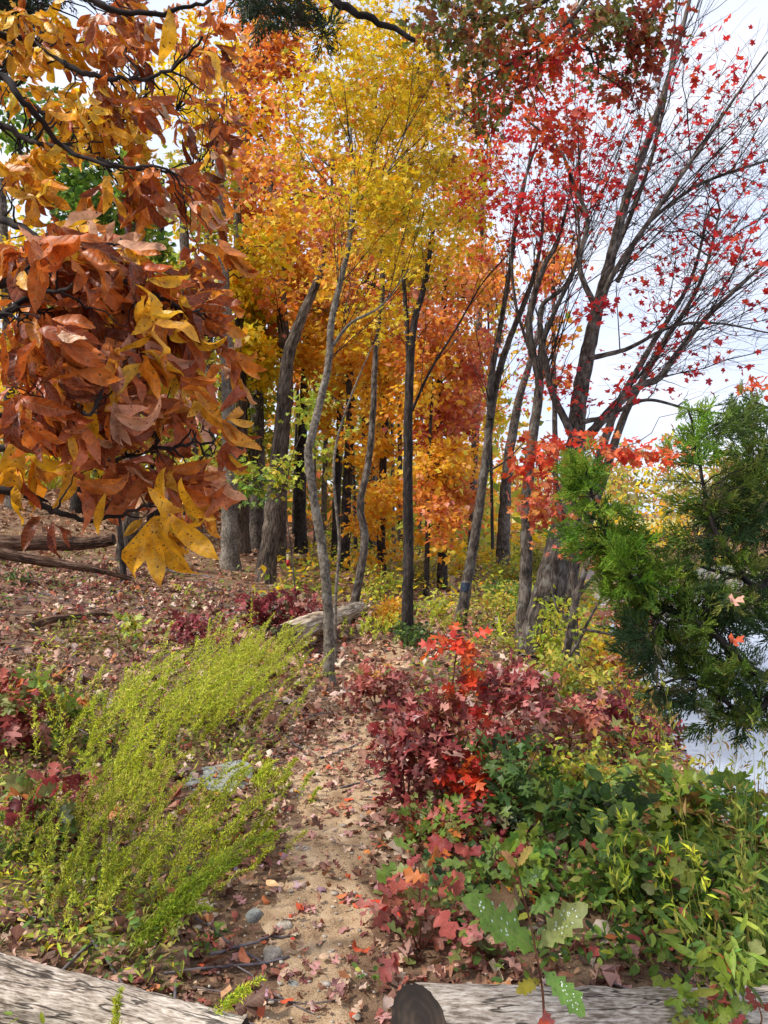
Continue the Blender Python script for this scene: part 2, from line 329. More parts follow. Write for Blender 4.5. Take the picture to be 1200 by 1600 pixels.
def tubes(polys, rad, sides=5, rough=0.0, rng=R):
    """polys (N,K,3), rad (N,K) -> V, F(quads), tc"""
    polys = np.asarray(polys, float); rad = np.asarray(rad, float)
    if polys.ndim == 2: polys = polys[None]; rad = rad[None]
    Nn, K, _ = polys.shape
    T = nrm(np.gradient(polys, axis=1))
    ref = np.array([.31, .95, .05]); U = nrm(np.cross(T, ref)); W = np.cross(T, U)
    a = np.linspace(0, 2 * np.pi, sides, endpoint=False)
    ca, sa = np.cos(a), np.sin(a)
    r = rad[:, :, None] * np.ones(sides)
    if rough: r = r * (1 + rough * rng.normal(0, 1, r.shape))
    V = polys[:, :, None] + r[..., None] * (ca[:, None] * U[:, :, None] + sa[:, None] * W[:, :, None])
    L = np.concatenate([np.zeros((Nn, 1)), np.cumsum(np.linalg.norm(np.diff(polys, axis=1), axis=2), axis=1)], 1) + rng.random((Nn, 1)) * 50
    tcv = np.stack([ca * rad[:, :, None], sa * rad[:, :, None], np.repeat(L[:, :, None], sides, 2)], -1)
    idx = np.arange(Nn * K * sides).reshape(Nn, K, sides)
    A = idx[:, :-1]; B = idx[:, 1:]
    F = np.stack([A, np.roll(A, -1, 2), np.roll(B, -1, 2), B], -1).reshape(-1, 4)
    return V.reshape(-1, 3), F, tcv.reshape(-1, 3)
def join(parts):
    V, F, T, o = [], [], [], 0
    for v, f, t in parts:
        V.append(v); F.append(f + o); T.append(t); o += len(v)
    return np.vstack(V), np.vstack(F), np.vstack(T)

# ------------------------------------------------------------------ leaf templates: leaf lies in XY, tip at +Y, length 1
def strip_leaf(half, curl=0., fold=0., wave=0., twist=0., side=0., seed=0):
    half = np.array(half, float); n = len(half)
    my = np.linspace(half[0, 1], half[-1, 1], n)
    Rr = half; Ll = half * [-1, 1]; mid = np.stack([np.zeros(n), my], 1)
    P2 = np.vstack([mid, Rr, Ll]); F = []
    for i in range(n - 1):
        F += [(i, n + i, n + i + 1), (i, n + i + 1, i + 1), (i, 2 * n + i + 1, 2 * n + i), (i, i + 1, 2 * n + i + 1)]
    F = np.array(F)
    def area(f): a, b_, c = P2[f[0]], P2[f[1]], P2[f[2]]; return abs((b_[0]-a[0])*(c[1]-a[1]) - (b_[1]-a[1])*(c[0]-a[0]))
    F = np.array([f for f in F if area(f) > 1e-5])
    return bend(P2, F, curl, fold, wave, twist, side, seed)
def fan_leaf(half, centre=(0, .3), **kw):
    half = np.array(half, float)
    out = np.vstack([half, (half[::-1] * [-1, 1])[1:]])
    if abs(half[0, 0]) < 1e-6: out = out[:-1]
    P2 = np.vstack([[centre], out]); m_ = len(out)
    F = np.array([(0, 1 + i, 1 + (i + 1) % m_) for i in range(m_)])
    return bend(P2, F, **kw)
def bend(P2, F, curl=0., fold=0., wave=0., twist=0., side=0., seed=0):
    x, y = P2[:, 0].copy(), P2[:, 1].copy()
    z = fold * np.abs(x) + wave * .06 * np.sin(9 * y + 5 * x + seed) + wave * .22 * np.sin(15 * y + seed * 2 + np.sign(x)) * np.abs(x)
    a = curl * y
    yy = np.where(abs(curl) > 1e-4, np.sin(a) / (curl if abs(curl) > 1e-4 else 1), y) ; zz = np.where(abs(curl) > 1e-4, -(1 - np.cos(a)) / (curl if abs(curl) > 1e-4 else 1), 0)
    V = np.stack([x, yy + z * np.sin(a), zz + z * np.cos(a)], 1)
    if twist:
        t = twist * y; V = np.stack([V[:, 0] * np.cos(t) + V[:, 2] * np.sin(t), V[:, 1], -V[:, 0] * np.sin(t) + V[:, 2] * np.cos(t)], 1)
    V[:, 0] += side * y * y
    return V, F, P2.copy()
HICK = [(.0, 0), (.04, .08), (.085, .2), (.12, .32), (.142, .44), (.15, .55), (.14, .66), (.112, .77), (.07, .88), (.03, .95), (0, 1)]
WOAK = [(.012, 0), (.02, .1), (.14, .18), (.16, .25), (.07, .33), (.24, .42), (.28, .50), (.10, .58), (.28, .72), (.29, .81), (.15, .87), (.11, .97), (0, 1)]
ROAK = [(.01, 0), (.015, .13), (.22, .18), (.07, .31), (.09, .36), (.30, .40), (.40, .53), (.09, .56), (.10, .62), (.32, .83), (.10, .82), (.06, .93), (0, 1)]
SPOTL = [(.01, 0), (.04, .1), (.15, .2), (.10, .27), (.23, .38), (.15, .44), (.26, .56), (.16, .62), (.23, .75), (.13, .80), (.10, .92), (0, 1)]
OAKLO = [(.02, .08), (.22, .2), (.07, .35), (.33, .48), (.09, .6), (.27, .82), (0, 1)]
OVLO = [(0, 0), (.21, .27), (.19, .65), (0, 1)]
OVAL = [(0, 0), (.16, .15), (.25, .38), (.22, .62), (.11, .84), (0, 1)]
LANCE = [(0, 0), (.09, .2), (.11, .45), (.07, .75), (0, 1)]
MAPLE = [(0, .14), (.17, .04), (.36, .14), (.25, .27), (.38, .36), (.55, .58), (.33, .55), (.16, .58), (.20, .77), (.09, .80), (0, 1.0)]
MAPLO = [(0, .14), (.32, .1), (.18, .28), (.5, .58), (.13, .58), (0, 1.0)]
def variants(fn, shape, n, curl, fold, wave=.6, twist=.5, side=.1, seed=3):
    g = np.random.default_rng(seed)
    return [fn(shape, curl=g.uniform(*curl), fold=g.uniform(*fold), wave=wave * g.uniform(.4, 1.3), twist=g.uniform(-twist, twist), side=g.uniform(-side, side), seed=k) for k in range(n)]
TM = {
 'hick': variants(strip_leaf, HICK, 14, (-.5, 2.3), (-.15, 1.2), 1.0, 1.7, .28),
 'roak': variants(strip_leaf, ROAK, 7, (-.2, 1.1), (-.1, .5), .8, .5),
 'woak': variants(strip_leaf, WOAK, 7, (-.2, 1.1), (-.1, .45), .8, .5),
 'spotleaf': variants(strip_leaf, SPOTL, 4, (-.1, .5), (.05, .3), .5, .3),
 'oval': variants(strip_leaf, OVAL, 5, (-.2, .9), (0, .5), .5, .4),
 'lance': variants(strip_leaf, LANCE, 4, (0, 1.2), (0, .5), .4, .6),
 'maple': variants(fan_leaf, MAPLE, 6, (-.2, 1.0), (-.25, .4), .9, .4),
 'maplo': variants(fan_leaf, MAPLO, 5, (-.2, 1.0), (-.3, .4), .9, .4),
 'dryoak': variants(strip_leaf, ROAK, 6, (-1.2, 1.2), (-.5, .5), 1.6, .8),
 'drywoak': variants(strip_leaf, WOAK, 6, (-1.2, 1.2), (-.5, .5), 1.6, .8),
 'oaklo': variants(fan_leaf, OAKLO, 6, (-.4, 1.1), (-.3, .5), 1.2, .6),
 'dryoaklo': variants(fan_leaf, OAKLO, 8, (-1.3, 1.3), (-.6, .6), 1.8, .9),
 'ovlo': variants(strip_leaf, OVLO, 5, (-.2, 1.0), (0, .5), .5, .4),
 'dryovlo': variants(strip_leaf, OVLO, 8, (-1.8, 1.8), (-.8, .8), 1.6, .9),
 'dryoval': variants(strip_leaf, OVAL, 6, (-1.8, 1.8), (-.8, .8), 1.4, .8),
}
_q = np.array([(0, 0), (.26, .5), (0, 1), (-.26, .5)], float)
TM['quad'] = [bend(_q, np.array([(0, 1, 2), (0, 2, 3)]), curl=c, fold=f) for c, f in ((.3, .3), (.9, .5), (-.2, .2))]
_q2 = np.array([(0, 0), (.3, .12), (.44, .5), (.12, .62), (0, 1), (-.2, .66), (-.44, .42), (-.24, .1)], float)
TM['clump'] = [bend(_q2, np.array([(0, 1, 2), (0, 2, 3), (0, 3, 4), (0, 4, 5), (0, 5, 6), (0, 6, 7)]), curl=c, fold=f, wave=1) for c, f in ((.3, .3), (.9, -.4), (-.3, .4))]
_q3 = np.array([(0, 0), (.42, .34), (.1, .5), (0, 1), (-.14, .52), (-.42, .4)], float)
TM['tri'] = [bend(_q3, np.array([(0, 1, 2), (0, 2, 3), (0, 3, 4), (0, 4, 5)]), curl=c, fold=f, wave=1) for c, f in ((.3, .3), (.9, -.4), (-.3, .4))]
def cedar_spray(seed):
    g = np.random.default_rng(seed); V, F, U = [], [], []
    def blade(p, d, L, w):
        s = nrm(np.cross(d, g.normal(size=3))); i = len(V)
        V.extend([p, p + d * L * .5 + s * w * .6, p + d * L, p + d * L * .5 - s * w * .6]); U.extend([(0, 0)] * 4)
        F.extend([(i, i + 1, i + 2), (i, i + 2, i + 3)])
    ax = lambda t: np.array([.06 * math.sin(5 * t + seed), t, .08 * math.sin(3 * t + seed)])
    blade(ax(0), np.array([0, 1., 0]), 1, .03)
    for k in range(13):
        t = .05 + .9 * k / 13; sgn = 1 if k % 2 else -1
        d = nrm(np.array([sgn * g.uniform(.4, .9), 1, g.uniform(-.6, .6)])); L = (.42 * (1 - t) + .14) * g.uniform(.7, 1.2); p = ax(t)
        blade(p, d, L, .045)
        for j in range(3):
            q = p + d * L * (.25 + .25 * j); dd = nrm(d + np.array([g.normal(0, .5), .5, g.normal(0, .5)]))
            blade(q, dd, L * .5 * g.uniform(.7, 1.2), .042)
    return np.array(V), np.array([f for f in F if len(set(f)) == 3]), np.array(U, float)
TM['spray'] = [cedar_spray(k) for k in range(4)]
TPM = {}
def part_mesh(tm, v, dry=False):
    k = (tm, v, dry)
    if k not in TPM:
        V, F, U = TM[tm][v]; TPM[k] = mesh('leaf', V, F, M['dryleafo' if dry else ('hicko' if tm == 'hick' else 'leafo')], uv=U)
        TRIS[0] += len(F)
    return TPM[k]
def frames(dirs, nor):
    y = nrm(dirs); x = nrm(np.cross(y, nor)); z = np.cross(x, y)
    return np.stack([x, y, z], -1)                   # columns
def leaf_mesh(name, tm, pos, Fr, size, col, mat, org):
    """joined leaves"""
    n = len(pos); var = R.integers(0, len(TM[tm]), n); Vs, Fs, Us, Cs, o = [], [], [], [], 0
    for v in range(len(TM[tm])):
        k = np.nonzero(var == v)[0]
        if not len(k): continue
        T, F, U = TM[tm][v]
        W = np.einsum('nij,vj->nvi', Fr[k], T) * size[k, None, None] + pos[k, None] - org
        Vs.append(W.reshape(-1, 3)); Fs.append((F[None] + (np.arange(len(k)) * len(T))[:, None, None]).reshape(-1, 3) + o)
        Us.append(np.tile(U, (len(k), 1))); Cs.append(np.repeat(col[k], len(T), 0)); o += len(k) * len(T)
    return mesh(name, np.vstack(Vs), np.vstack(Fs), M[mat], uv=np.vstack(Us), col=np.vstack(Cs))
def leaf_part(name, parent, tm, pos, Fr, size, col, org, dry=False):
    v = int(R.integers(0, len(TM[tm])))
    o = bpy.data.objects.new(name, part_mesh(tm, v, dry)); COL.objects.link(o)
    q = np.eye(4); q[:3, :3] = Fr * size; q[:3, 3] = pos - org
    if parent is not None: o.parent = parent
    o.matrix_local = Matrix(q.tolist())
    o.color = (*[float(c) for c in col], 1)
    return o
def put_leaves(root, org, tm, pos, Fr, size, col, n_parts, mat='leaf', name='leaf', rest='foliage', minpx=9.0):
    """the leaves that show largest become parts, the rest one part of the thing"""
    if n_parts:
        x, y, d = scr(pos); px = size / np.maximum(d, .2) * FOC
        ok = (x > -20) & (x < 1220) & (y > -20) & (y < 1620) & (d > .3) & (px > minpx)
        sc = np.where(ok, px, -1) + R.random(len(pos)) * 1e-3 - d * 2.0 * ok
        order = np.argsort(-sc); k = order[:min(n_parts, int(ok.sum()))]
    else: k = np.array([], int)
    for i in k: leaf_part(name, root, tm, pos[i], Fr[i], size[i], col[i], org)
    r = np.ones(len(pos), bool); r[k] = False
    lo = {'roak': 'oaklo', 'woak': 'oaklo'}.get(tm, tm)
    if r.any(): put(rest, leaf_mesh(rest, lo, pos[r], Fr[r], size[r], col[r], mat, org), root, kind='stuff')

# ------------------------------------------------------------------ branching plants
def connect(SP, ST, SR, tg, K, rk, rmin, wig, pen=.9, bow=.25, rng=R, rcap=.6):
    """a curved branch from the best skeleton point to each target"""
    n = len(tg); best = np.zeros(n, int)
    for a in range(0, n, 400):
        D = tg[a:a + 400, None] - SP[None]; d = np.linalg.norm(D, axis=2) + 1e-6
        ct = (D * ST[None]).sum(2) / d
        cost = d * (1 + pen * np.clip(-D[..., 2] / d + .1, 0, 2) + .7 * np.clip(.35 - ct, 0, 2))
        best[a:a + 400] = cost.argmin(1)
    p0, t0, r0 = SP[best], ST[best], SR[best]
    L = np.linalg.norm(tg - p0, axis=1)
    dr = nrm(tg - p0); s0 = nrm(dr + t0 * .55); s1 = nrm(dr + np.array([0, 0, bow]))
    t = np.linspace(0, 1, K)[None, :, None]
    m0 = (s0 * L[:, None])[:, None]; m1 = (s1 * L[:, None])[:, None]
    p = (2*t**3-3*t**2+1)*p0[:, None] + (t**3-2*t**2+t)*m0 + (-2*t**3+3*t**2)*tg[:, None] + (t**3-t**2)*m1
    w = rng.normal(0, 1, p.shape) * wig * L[:, None, None] * np.sin(np.pi * t) ; p = p + w
    ra = np.minimum(r0 * rcap, rk * L + rmin)
    rad = ra[:, None] * (1 - .72 * np.linspace(0, 1, K)[None]) + 1e-4
    rad = np.maximum(rad, rmin * .6)
    return p, rad, best
def skel(polys, rad, skip=1):
    T = nrm(np.gradient(polys, axis=1))
    return polys[:, skip:].reshape(-1, 3), T[:, skip:].reshape(-1, 3), rad[:, skip:].reshape(-1)
def plant(name, label, cat, stems, blobs, tm='maple', size=.07, n=(10, 60, 300), leaves=2000, parts=0, group=None, bark='bark', twig='twig',
          spread=.12, droop=.25, upn=1.0, mat='leaf', part='leaf', stem_part='trunk', pen=.9, rk=.010, rmin=.0018, rest='foliage', seed=None,
          wig=.05, bow=.25, flare=1.35, minpx=9., base=None, sizevar=.22, extra=None, tlen=(.35, 1.0), rcap=.6, outward=.35, twigs_on=True, sides=9, clus=.30, fan=None):
    """stems: list of (pts world (k,3), radii) - the first stands in the ground. blobs: (centre, radii, palette, weight, leaf density)"""
    rng = np.random.default_rng(seed if seed is not None else abs(hash((label,))) % 99991) if False else np.random.default_rng(seed if seed is not None else sum(map(ord, label)) * 7 % 99991)
    b0 = np.array(stems[0][0][0], float); org = b0.copy()
    if base is not None: org = np.array(base, float)
    root = thing(name, label, cat, org, group)
    SP, ST, SR = [], [], []
    for i, (pts, rad) in enumerate(stems):
        p, r = smooth_poly(pts, rad, max(10, len(pts) * 7))
        if i == 0 or (len(stems[i]) > 2): pass
        if flare and i == 0:
            h = np.linalg.norm(p - p[0], axis=1); r = r * (1 + (flare - 1) * np.exp(-h / (3.2 * r[0])))
        if len(pts) > 3 and r[0] > .02: p = p + rng.normal(0, r[:, None] * .05, p.shape)
        V, F, T = tubes(p, r, sides if r[0] > .02 else 6, rough=.03 if r[0] > .02 else 0, rng=rng)
        nm = stem_part if i == 0 or stem_part != 'trunk' else 'limb'
        put(nm, mesh(nm, V - org, F, M[bark], tcv=T), root)
        T_ = nrm(np.gradient(p, axis=0)); SP.append(p[2:]); ST.append(T_[2:]); SR.append(r[2:])
    SP, ST, SR = np.vstack(SP), np.vstack(ST), np.concatenate(SR)
    C = np.array([b_[0] for b_ in blobs]); RD = np.array([b_[1] for b_ in blobs]); W = np.array([b_[3] for b_ in blobs], float)
    LD = np.array([b_[4] if len(b_) > 4 else 1. for b_ in blobs])
    vol = W * np.prod(RD[:, [0, 2]], axis=1)
    def samp(m, inner=1.):
        b_ = rng.choice(len(C), m, p=vol / vol.sum())
        v = nrm(rng.normal(size=(m, 3))) * rng.random((m, 1)) ** (1 / 2.2) * inner
        return C[b_] + v * RD[b_], b_
    wood = []
    if fan:
        fn, fl_, fd = fan; k = rng.choice(np.nonzero((SR < .06) & (SP[:, 2] > CAM_H + 1.2))[0], fn)
        a0 = SP[k]; dd = nrm(ST[k] * .7 + np.array(fd) + rng.normal(0, .38, (fn, 3))); LL = fl_ * rng.uniform(.5, 1.3, fn); tt = np.linspace(0, 1, 8)[None, :, None]
        pf = a0[:, None] + dd[:, None] * LL[:, None, None] * tt + np.array([0, 0, 1.]) * .10 * LL[:, None, None] * tt ** 2 + rng.normal(0, .018, (fn, 8, 3)) * tt * LL[:, None, None]
        rf = np.minimum(SR[k] * .35, .0015 + .003 * LL)[:, None] * (1 - .7 * np.linspace(0, 1, 8)[None]) + .0012
        wood.append(tubes(pf, rf, 4, rng=rng)); s = skel(pf, rf)
        m_ = fn * 6; q = rng.integers(0, len(s[0]), m_); d2 = nrm(s[1][q] + np.array(fd) * .3 + rng.normal(0, .45, (m_, 3))); L2 = fl_ * rng.uniform(.15, .5, m_); t2_ = np.linspace(0, 1, 5)[None, :, None]
        p2f = s[0][q][:, None] + d2[:, None] * L2[:, None, None] * t2_ + rng.normal(0, .02, (m_, 5, 3)) * t2_ * L2[:, None, None]
        wood.append(tubes(p2f, np.full((m_, 5), .0024) * (1 - .4 * np.linspace(0, 1, 5)[None]), 3, rng=rng))
        s2_ = skel(p2f, np.full((m_, 5), .0024)); sel = rng.choice(len(s[0]), min(900, len(s[0])), False)
        SP, ST, SR = np.vstack([SP, s[0][sel]]), np.vstack([ST, s[1][sel]]), np.concatenate([SR, s[2][sel]])
    t1, b1 = samp(n[0], .75)
    p1, r1, _ = connect(SP, ST, SR, t1, 8, rk, rmin * 1.4, wig, pen, bow, rng, rcap)
    wood.append(tubes(p1, r1, 6, rng=rng)); s = skel(p1, r1); SP, ST, SR = np.vstack([SP, s[0]]), np.vstack([ST, s[1]]), np.concatenate([SR, s[2]])
    t2, b2 = samp(n[1])
    p2, r2, _ = connect(SP, ST, SR, t2, 6, rk, rmin, wig, pen, bow, rng, rcap)
    wood.append(tubes(p2, r2, 4, rng=rng)); s = skel(p2, r2); SP, ST, SR = np.vstack([SP, s[0]]), np.vstack([ST, s[1]]), np.concatenate([SR, s[2]])
    pj = rng.integers(0, len(t2), n[2]); b3 = b2[pj]; t3 = t2[pj] + rng.normal(0, 1, (n[2], 3)) * RD[b3] * clus * [1, 1, .45]
    SP3, ST3, SR3 = (SP, ST, SR) if len(SP) < 6000 else (lambda k: (SP[k], ST[k], SR[k]))(rng.choice(len(SP), 6000, False))
    p3, r3, _ = connect(SP3, ST3, SR3, t3, 4, rk * .8, rmin * .6, wig * 1.3, pen, bow, rng, rcap)
    wood.append(tubes(p3, r3, 3, rng=rng))
    if twigs_on:
        V, F, T = join(wood); put('twigs', mesh('twigs', V - org, F, M[twig], tcv=T), root, kind='stuff')
    # leaves
    if leaves:
        Pp = np.concatenate([p3, p2[:, -4:]], 0) if len(p2) else p3; Bb = np.concatenate([b3, b2]); K = 4
        wt = LD[Bb] + 1e-9; i = rng.choice(len(Pp), leaves, p=wt / wt.sum())
        t = rng.uniform(tlen[0], tlen[1], leaves) * (K - 1); j = np.minimum(t.astype(int), K - 2); f = (t - j)[:, None]
        pos = Pp[i, j] * (1 - f) + Pp[i, j + 1] * f; tang = nrm(Pp[i, j + 1] - Pp[i, j])
        off = rng.normal(0, spread, (leaves, 3)) * [1, 1, .6]
        pos = pos + off
        dr = nrm(tang * .6 + nrm(off) * outward * 1.6 + rng.normal(0, .5, (leaves, 3)) + np.array([0, 0, -droop]))
        up = nrm(np.array([0, -.25, upn]) + rng.normal(0, .55, (leaves, 3)))
        Fr = frames(dr, up)
        sz = size * np.clip(rng.normal(1, sizevar, leaves), .45, 1.7)
        col = np.zeros((leaves, 3))
        for b_ in range(len(blobs)):
            k = np.nonzero(Bb[i] == b_)[0]
            if len(k): col[k] = pick(blobs[b_][2], len(k), i[k], rng)
        g = terr(pos[:, 0], pos[:, 1]); ok = pos[:, 2] > g + .012
        pos, Fr, sz, col = pos[ok], Fr[ok], sz[ok], col[ok]
        put_leaves(root, org, tm, pos, Fr, sz, col, parts, mat=mat, name=part, rest=rest, minpx=minpx)
    return root, org
def B(x, y, d, rx, ry, rd, pal, w=1., ld=1.):
    """a clump of crown seen at pixel (x, y), d metres away"""
    return (P(x, y, d), np.array([rx / FOC * d, rd, ry / FOC * d]), pal, w, ld)
def S(px, d0, r, sink=.06):
    """a stem through pixels; px = [(x, y, extra depth)], base on the ground at depth d0 (None: where the pixel meets the ground)"""
    x0, y0 = px[0][:2]
    if d0 is None: g = G(x0, y0); d0 = g[1]; p0 = g
    else: X = (x0 - 600) / FOC * d0; p0 = np.array([X, d0, float(terr(X, d0))])
    pts = [p0 - [0, 0, sink]] + [P(a[0], a[1], d0 + (a[2] if len(a) > 2 else 0)) for a in px[1:]]
    return (np.array(pts), np.interp(np.linspace(0, 1, len(pts)), np.linspace(0, 1, len(r)), r)), d0
def L(px, d, r):
    pts = [P(a[0], a[1], d + (a[2] if len(a) > 2 else 0)) for a in px]
    return (np.array(pts), np.interp(np.linspace(0, 1, len(pts)), np.linspace(0, 1, len(r)), r))

# ================================================================== SETTING
def axis(parts):
    return np.unique(np.concatenate([np.arange(a, b, s) for a, b, s in parts]).round(4))
gx = axis([(-420, -60, 20), (-60, -14, 2), (-14, -5, .35), (-5, 5, .08), (5, 14, .35), (14, 60, 2), (60, 440, 20)])
gy = axis([(-40, -4, 3), (-4, 1, .4), (1, 10, .085), (10, 24, .3), (24, 70, 1.5), (70, 700, 25)])
XX, YY = np.meshgrid(gx, gy); ZZ = terr(XX, YY)
near = (np.abs(XX) < 5) & (YY > 1) & (YY < 10)
ZZ = ZZ + near * R.normal(0, .004, ZZ.shape)
V = np.stack([XX, YY, ZZ], -1).reshape(-1, 3); idx = np.arange(V.shape[0]).reshape(XX.shape)
F = np.stack([idx[:-1, :-1], idx[:-1, 1:], idx[1:, 1:], idx[1:, :-1]], -1).reshape(-1, 4)
put('ground', mesh('ground', V, F, M['ground']), kind='structure')
# the trodden path: a low crowned strip whose edges sink into the leaf litter
ys = np.arange(-3, 26, .06); uu = np.linspace(-1, 1, 33)
wd = (.25 - .12 * sstep(ys, 4.5, 6.5)) + .05 * np.sin(ys * 1.7) + .04 * np.sin(ys * 4.1 + 1) + .16 * sstep(ys, 4, 8)
PX = pathx(ys)[:, None] + uu[None] * wd[:, None] * 1.25; PY = np.repeat(ys[:, None], 33, 1)
lift = .012 - .034 * sstep(np.abs(uu)[None] + .14 * np.sin(9 * PY + 5 * uu[None]) + .10 * np.sin(23 * PY + 11 * uu[None]), .45, 1.0)
PZ = terr(PX, PY) + lift + R.normal(0, .0035, PX.shape) * (1 - np.abs(uu[None]))
V = np.stack([PX, PY, PZ], -1).reshape(-1, 3); idx = np.arange(V.shape[0]).reshape(PX.shape)
F = np.stack([idx[:-1, :-1], idx[:-1, 1:], idx[1:, 1:], idx[1:, :-1]], -1).reshape(-1, 4)
put('dirt_path', mesh('dirt_path', V, F, M['path']), kind='structure')
# lake
V = np.array([(-1, -30, WATER), (60, -30, WATER), (60, 48, WATER), (-1, 48, WATER)], float)
put('lake_water', mesh('lake_water', V, np.array([[0, 1, 2, 3]]), M['water']), kind='structure')
# mown field beyond the lake and the clearing at the end of the path
def sheet(name, x0, x1, y0, y1, mat, nx=40, ny=40, off=.06):
    X, Y = np.meshgrid(np.linspace(x0, x1, nx), np.linspace(y0, y1, ny))
    V = np.stack([X, Y, terr(X, Y) + off], -1).reshape(-1, 3); idx = np.arange(len(V)).reshape(X.shape)
    F = np.stack([idx[:-1, :-1], idx[:-1, 1:], idx[1:, 1:], idx[1:, :-1]], -1).reshape(-1, 4)
    put(name, mesh(name, V, F, mat), kind='structure')
sheet('mown_field', 3.5, 200, 46, 150, M['field'], 100, 60, off=.22)

# ================================================================== LEAF LITTER, TWIGS, PEBBLES (uncountable)
def litter(n, xr, yr, dens, tm, size, pal, name, mat='dryleaf', lift=.012, tilt=.35, lab=None):
    X = R.uniform(xr[0], xr[1], n); Y = yr[0] + (yr[1] - yr[0]) * R.random(n) ** .9
    k = (R.random(n) < dens(X, Y)) & clear_of_logs(X, Y); X, Y = X[k], Y[k]; m_ = len(X)
    Z = terr(X, Y) + R.uniform(.004, lift, m_) + np.where(np.abs(X - pathx(Y)) < .3, .014, 0)
    up = nrm(np.array([0, 0, 1.]) + R.normal(0, tilt, (m_, 3))); dr = nrm(R.normal(size=(m_, 3)) * [1, 1, .25])
    sz = size * np.clip(R.normal(1, .28, m_), .4, 1.8)
    o = put(name, leaf_mesh(name, tm, np.stack([X, Y, Z], 1), frames(dr, up), sz, pick(pal, m_), mat, np.zeros(3)), kind='stuff')
    return o
offp = lambda X, Y: np.abs(X - pathx(Y)) / (.26 + .22 * sstep(Y, 3.5, 7))
land = lambda X, Y: (X < shore(Y) - .1)
dA = lambda X, Y: np.clip(.05 + .95 * sstep(offp(X, Y), .7, 1.5), 0, 1) * land(X, Y) * (np.abs(X) < .62 * Y + .6)
litter(9500, (-3.2, 3), (1.6, 6), lambda X, Y: dA(X, Y) * .85, 'dryoaklo', .08, 'litterp', 'leaf_litter')
litter(15000, (-3.6, 3), (1.6, 7), lambda X, Y: dA(X, Y) * .9, 'dryovlo', .045, 'litter', 'leaf_litter')
litter(14000, (-7, 5), (5.5, 12), lambda X, Y: np.clip(.55 + .45 * sstep(offp(X, Y), .2, 1.), 0, 1) * land(X, Y), 'dryoaklo', .10, 'litterp', 'leaf_litter')
litter(24000, (-16, 7), (10, 26), lambda X, Y: 1.0 * land(X, Y), 'tri', .13, 'litter', 'leaf_litter')
litter(15000, (-40, 8), (24, 52), lambda X, Y: 1.0 * land(X, Y), 'quad', .30, 'litter', 'leaf_litter')
litter(2600, (-.8, .6), (1.6, 6), lambda X, Y: .13 + .75 * sstep(Y, 3.2, 5.0), 'dryoaklo', .05, 'litterp', 'leaf_litter')
litter(9000, (-1.6, 1.5), (1.5, 7), lambda X, Y: np.clip(.55 + .45 * sstep(offp(X, Y), .3, 1.), 0, 1), 'tri', .018, 'litter', 'leaf_crumbs', lift=.008)
# short sticks in the litter
n = 900; X = R.uniform(-5, 2.0, n); Y = R.uniform(1.8, 13, n); k = (offp(X, Y) > .5); X, Y = X[k], Y[k]; n = len(X)
a = R.uniform(0, 2 * np.pi, n); ln = R.uniform(.04, .22, n) * (1 + Y / 12); t = np.linspace(-1, 1, 5)
PPX = X[:, None] + np.cos(a)[:, None] * t * ln[:, None] + R.normal(0, .006, (n, 5)); PPY = Y[:, None] + np.sin(a)[:, None] * t * ln[:, None] + R.normal(0, .006, (n, 5))
V, F, T = tubes(np.stack([PPX, PPY, terr(PPX, PPY) + .016], -1), np.repeat(R.uniform(.0015, .006, (n, 1)), 5, 1), 4)
put('twig_litter', mesh('twig_litter', V, F, M['twiggrey'], tcv=T), kind='stuff')
def rock_mesh(seed, rx, ry, rz, n=3, mat='rock', amp=.18, flat=.7):
    import bmesh
    g = np.random.default_rng(seed); bm = bmesh.new(); bmesh.ops.create_icosphere(bm, subdivisions=n, radius=1)
    ph = g.uniform(0, 6, (4, 3)); fr = g.uniform(1, 3.4, (4, 3))
    for v in bm.verts:
        c = np.array(v.co); k = 1 + amp * sum(math.sin(float((c * fr[i]).sum() + ph[i, 0])) for i in range(4)) * .5
        c = c * k; c[2] = min(c[2], flat + .06 * math.sin(5 * c[0] + ph[0, 0]) * math.cos(4 * c[1])); v.co = c * [rx, ry, rz]
    me = bpy.data.meshes.new('rock'); bm.to_mesh(me); bm.free(); me.materials.append(M[mat]); me.update(); TRIS[0] += len(me.polygons)
    return me
pb = rock_mesh(3, 1, .8, .55, 1, 'pebble'); v0 = np.array([v.co for v in pb.vertices]); f0 = np.array([list(p.vertices) for p in pb.polygons])
n = 700; Y = 1.7 + 5 * R.random(n) ** 1.5; X = pathx(Y) + R.normal(0, .25, n); s_ = np.clip(R.lognormal(-5.1, .5, n), .002, .02)
V = v0[None] * s_[:, None, None] * R.uniform(.7, 1.3, (n, 1, 3)) + np.stack([X, Y, terr(X, Y) + .015], 1)[:, None]
put('pebbles', mesh('pebbles', V.reshape(-1, 3), (f0[None] + np.arange(n)[:, None, None] * len(v0)).reshape(-1, 3), M['pebble']), kind='stuff')

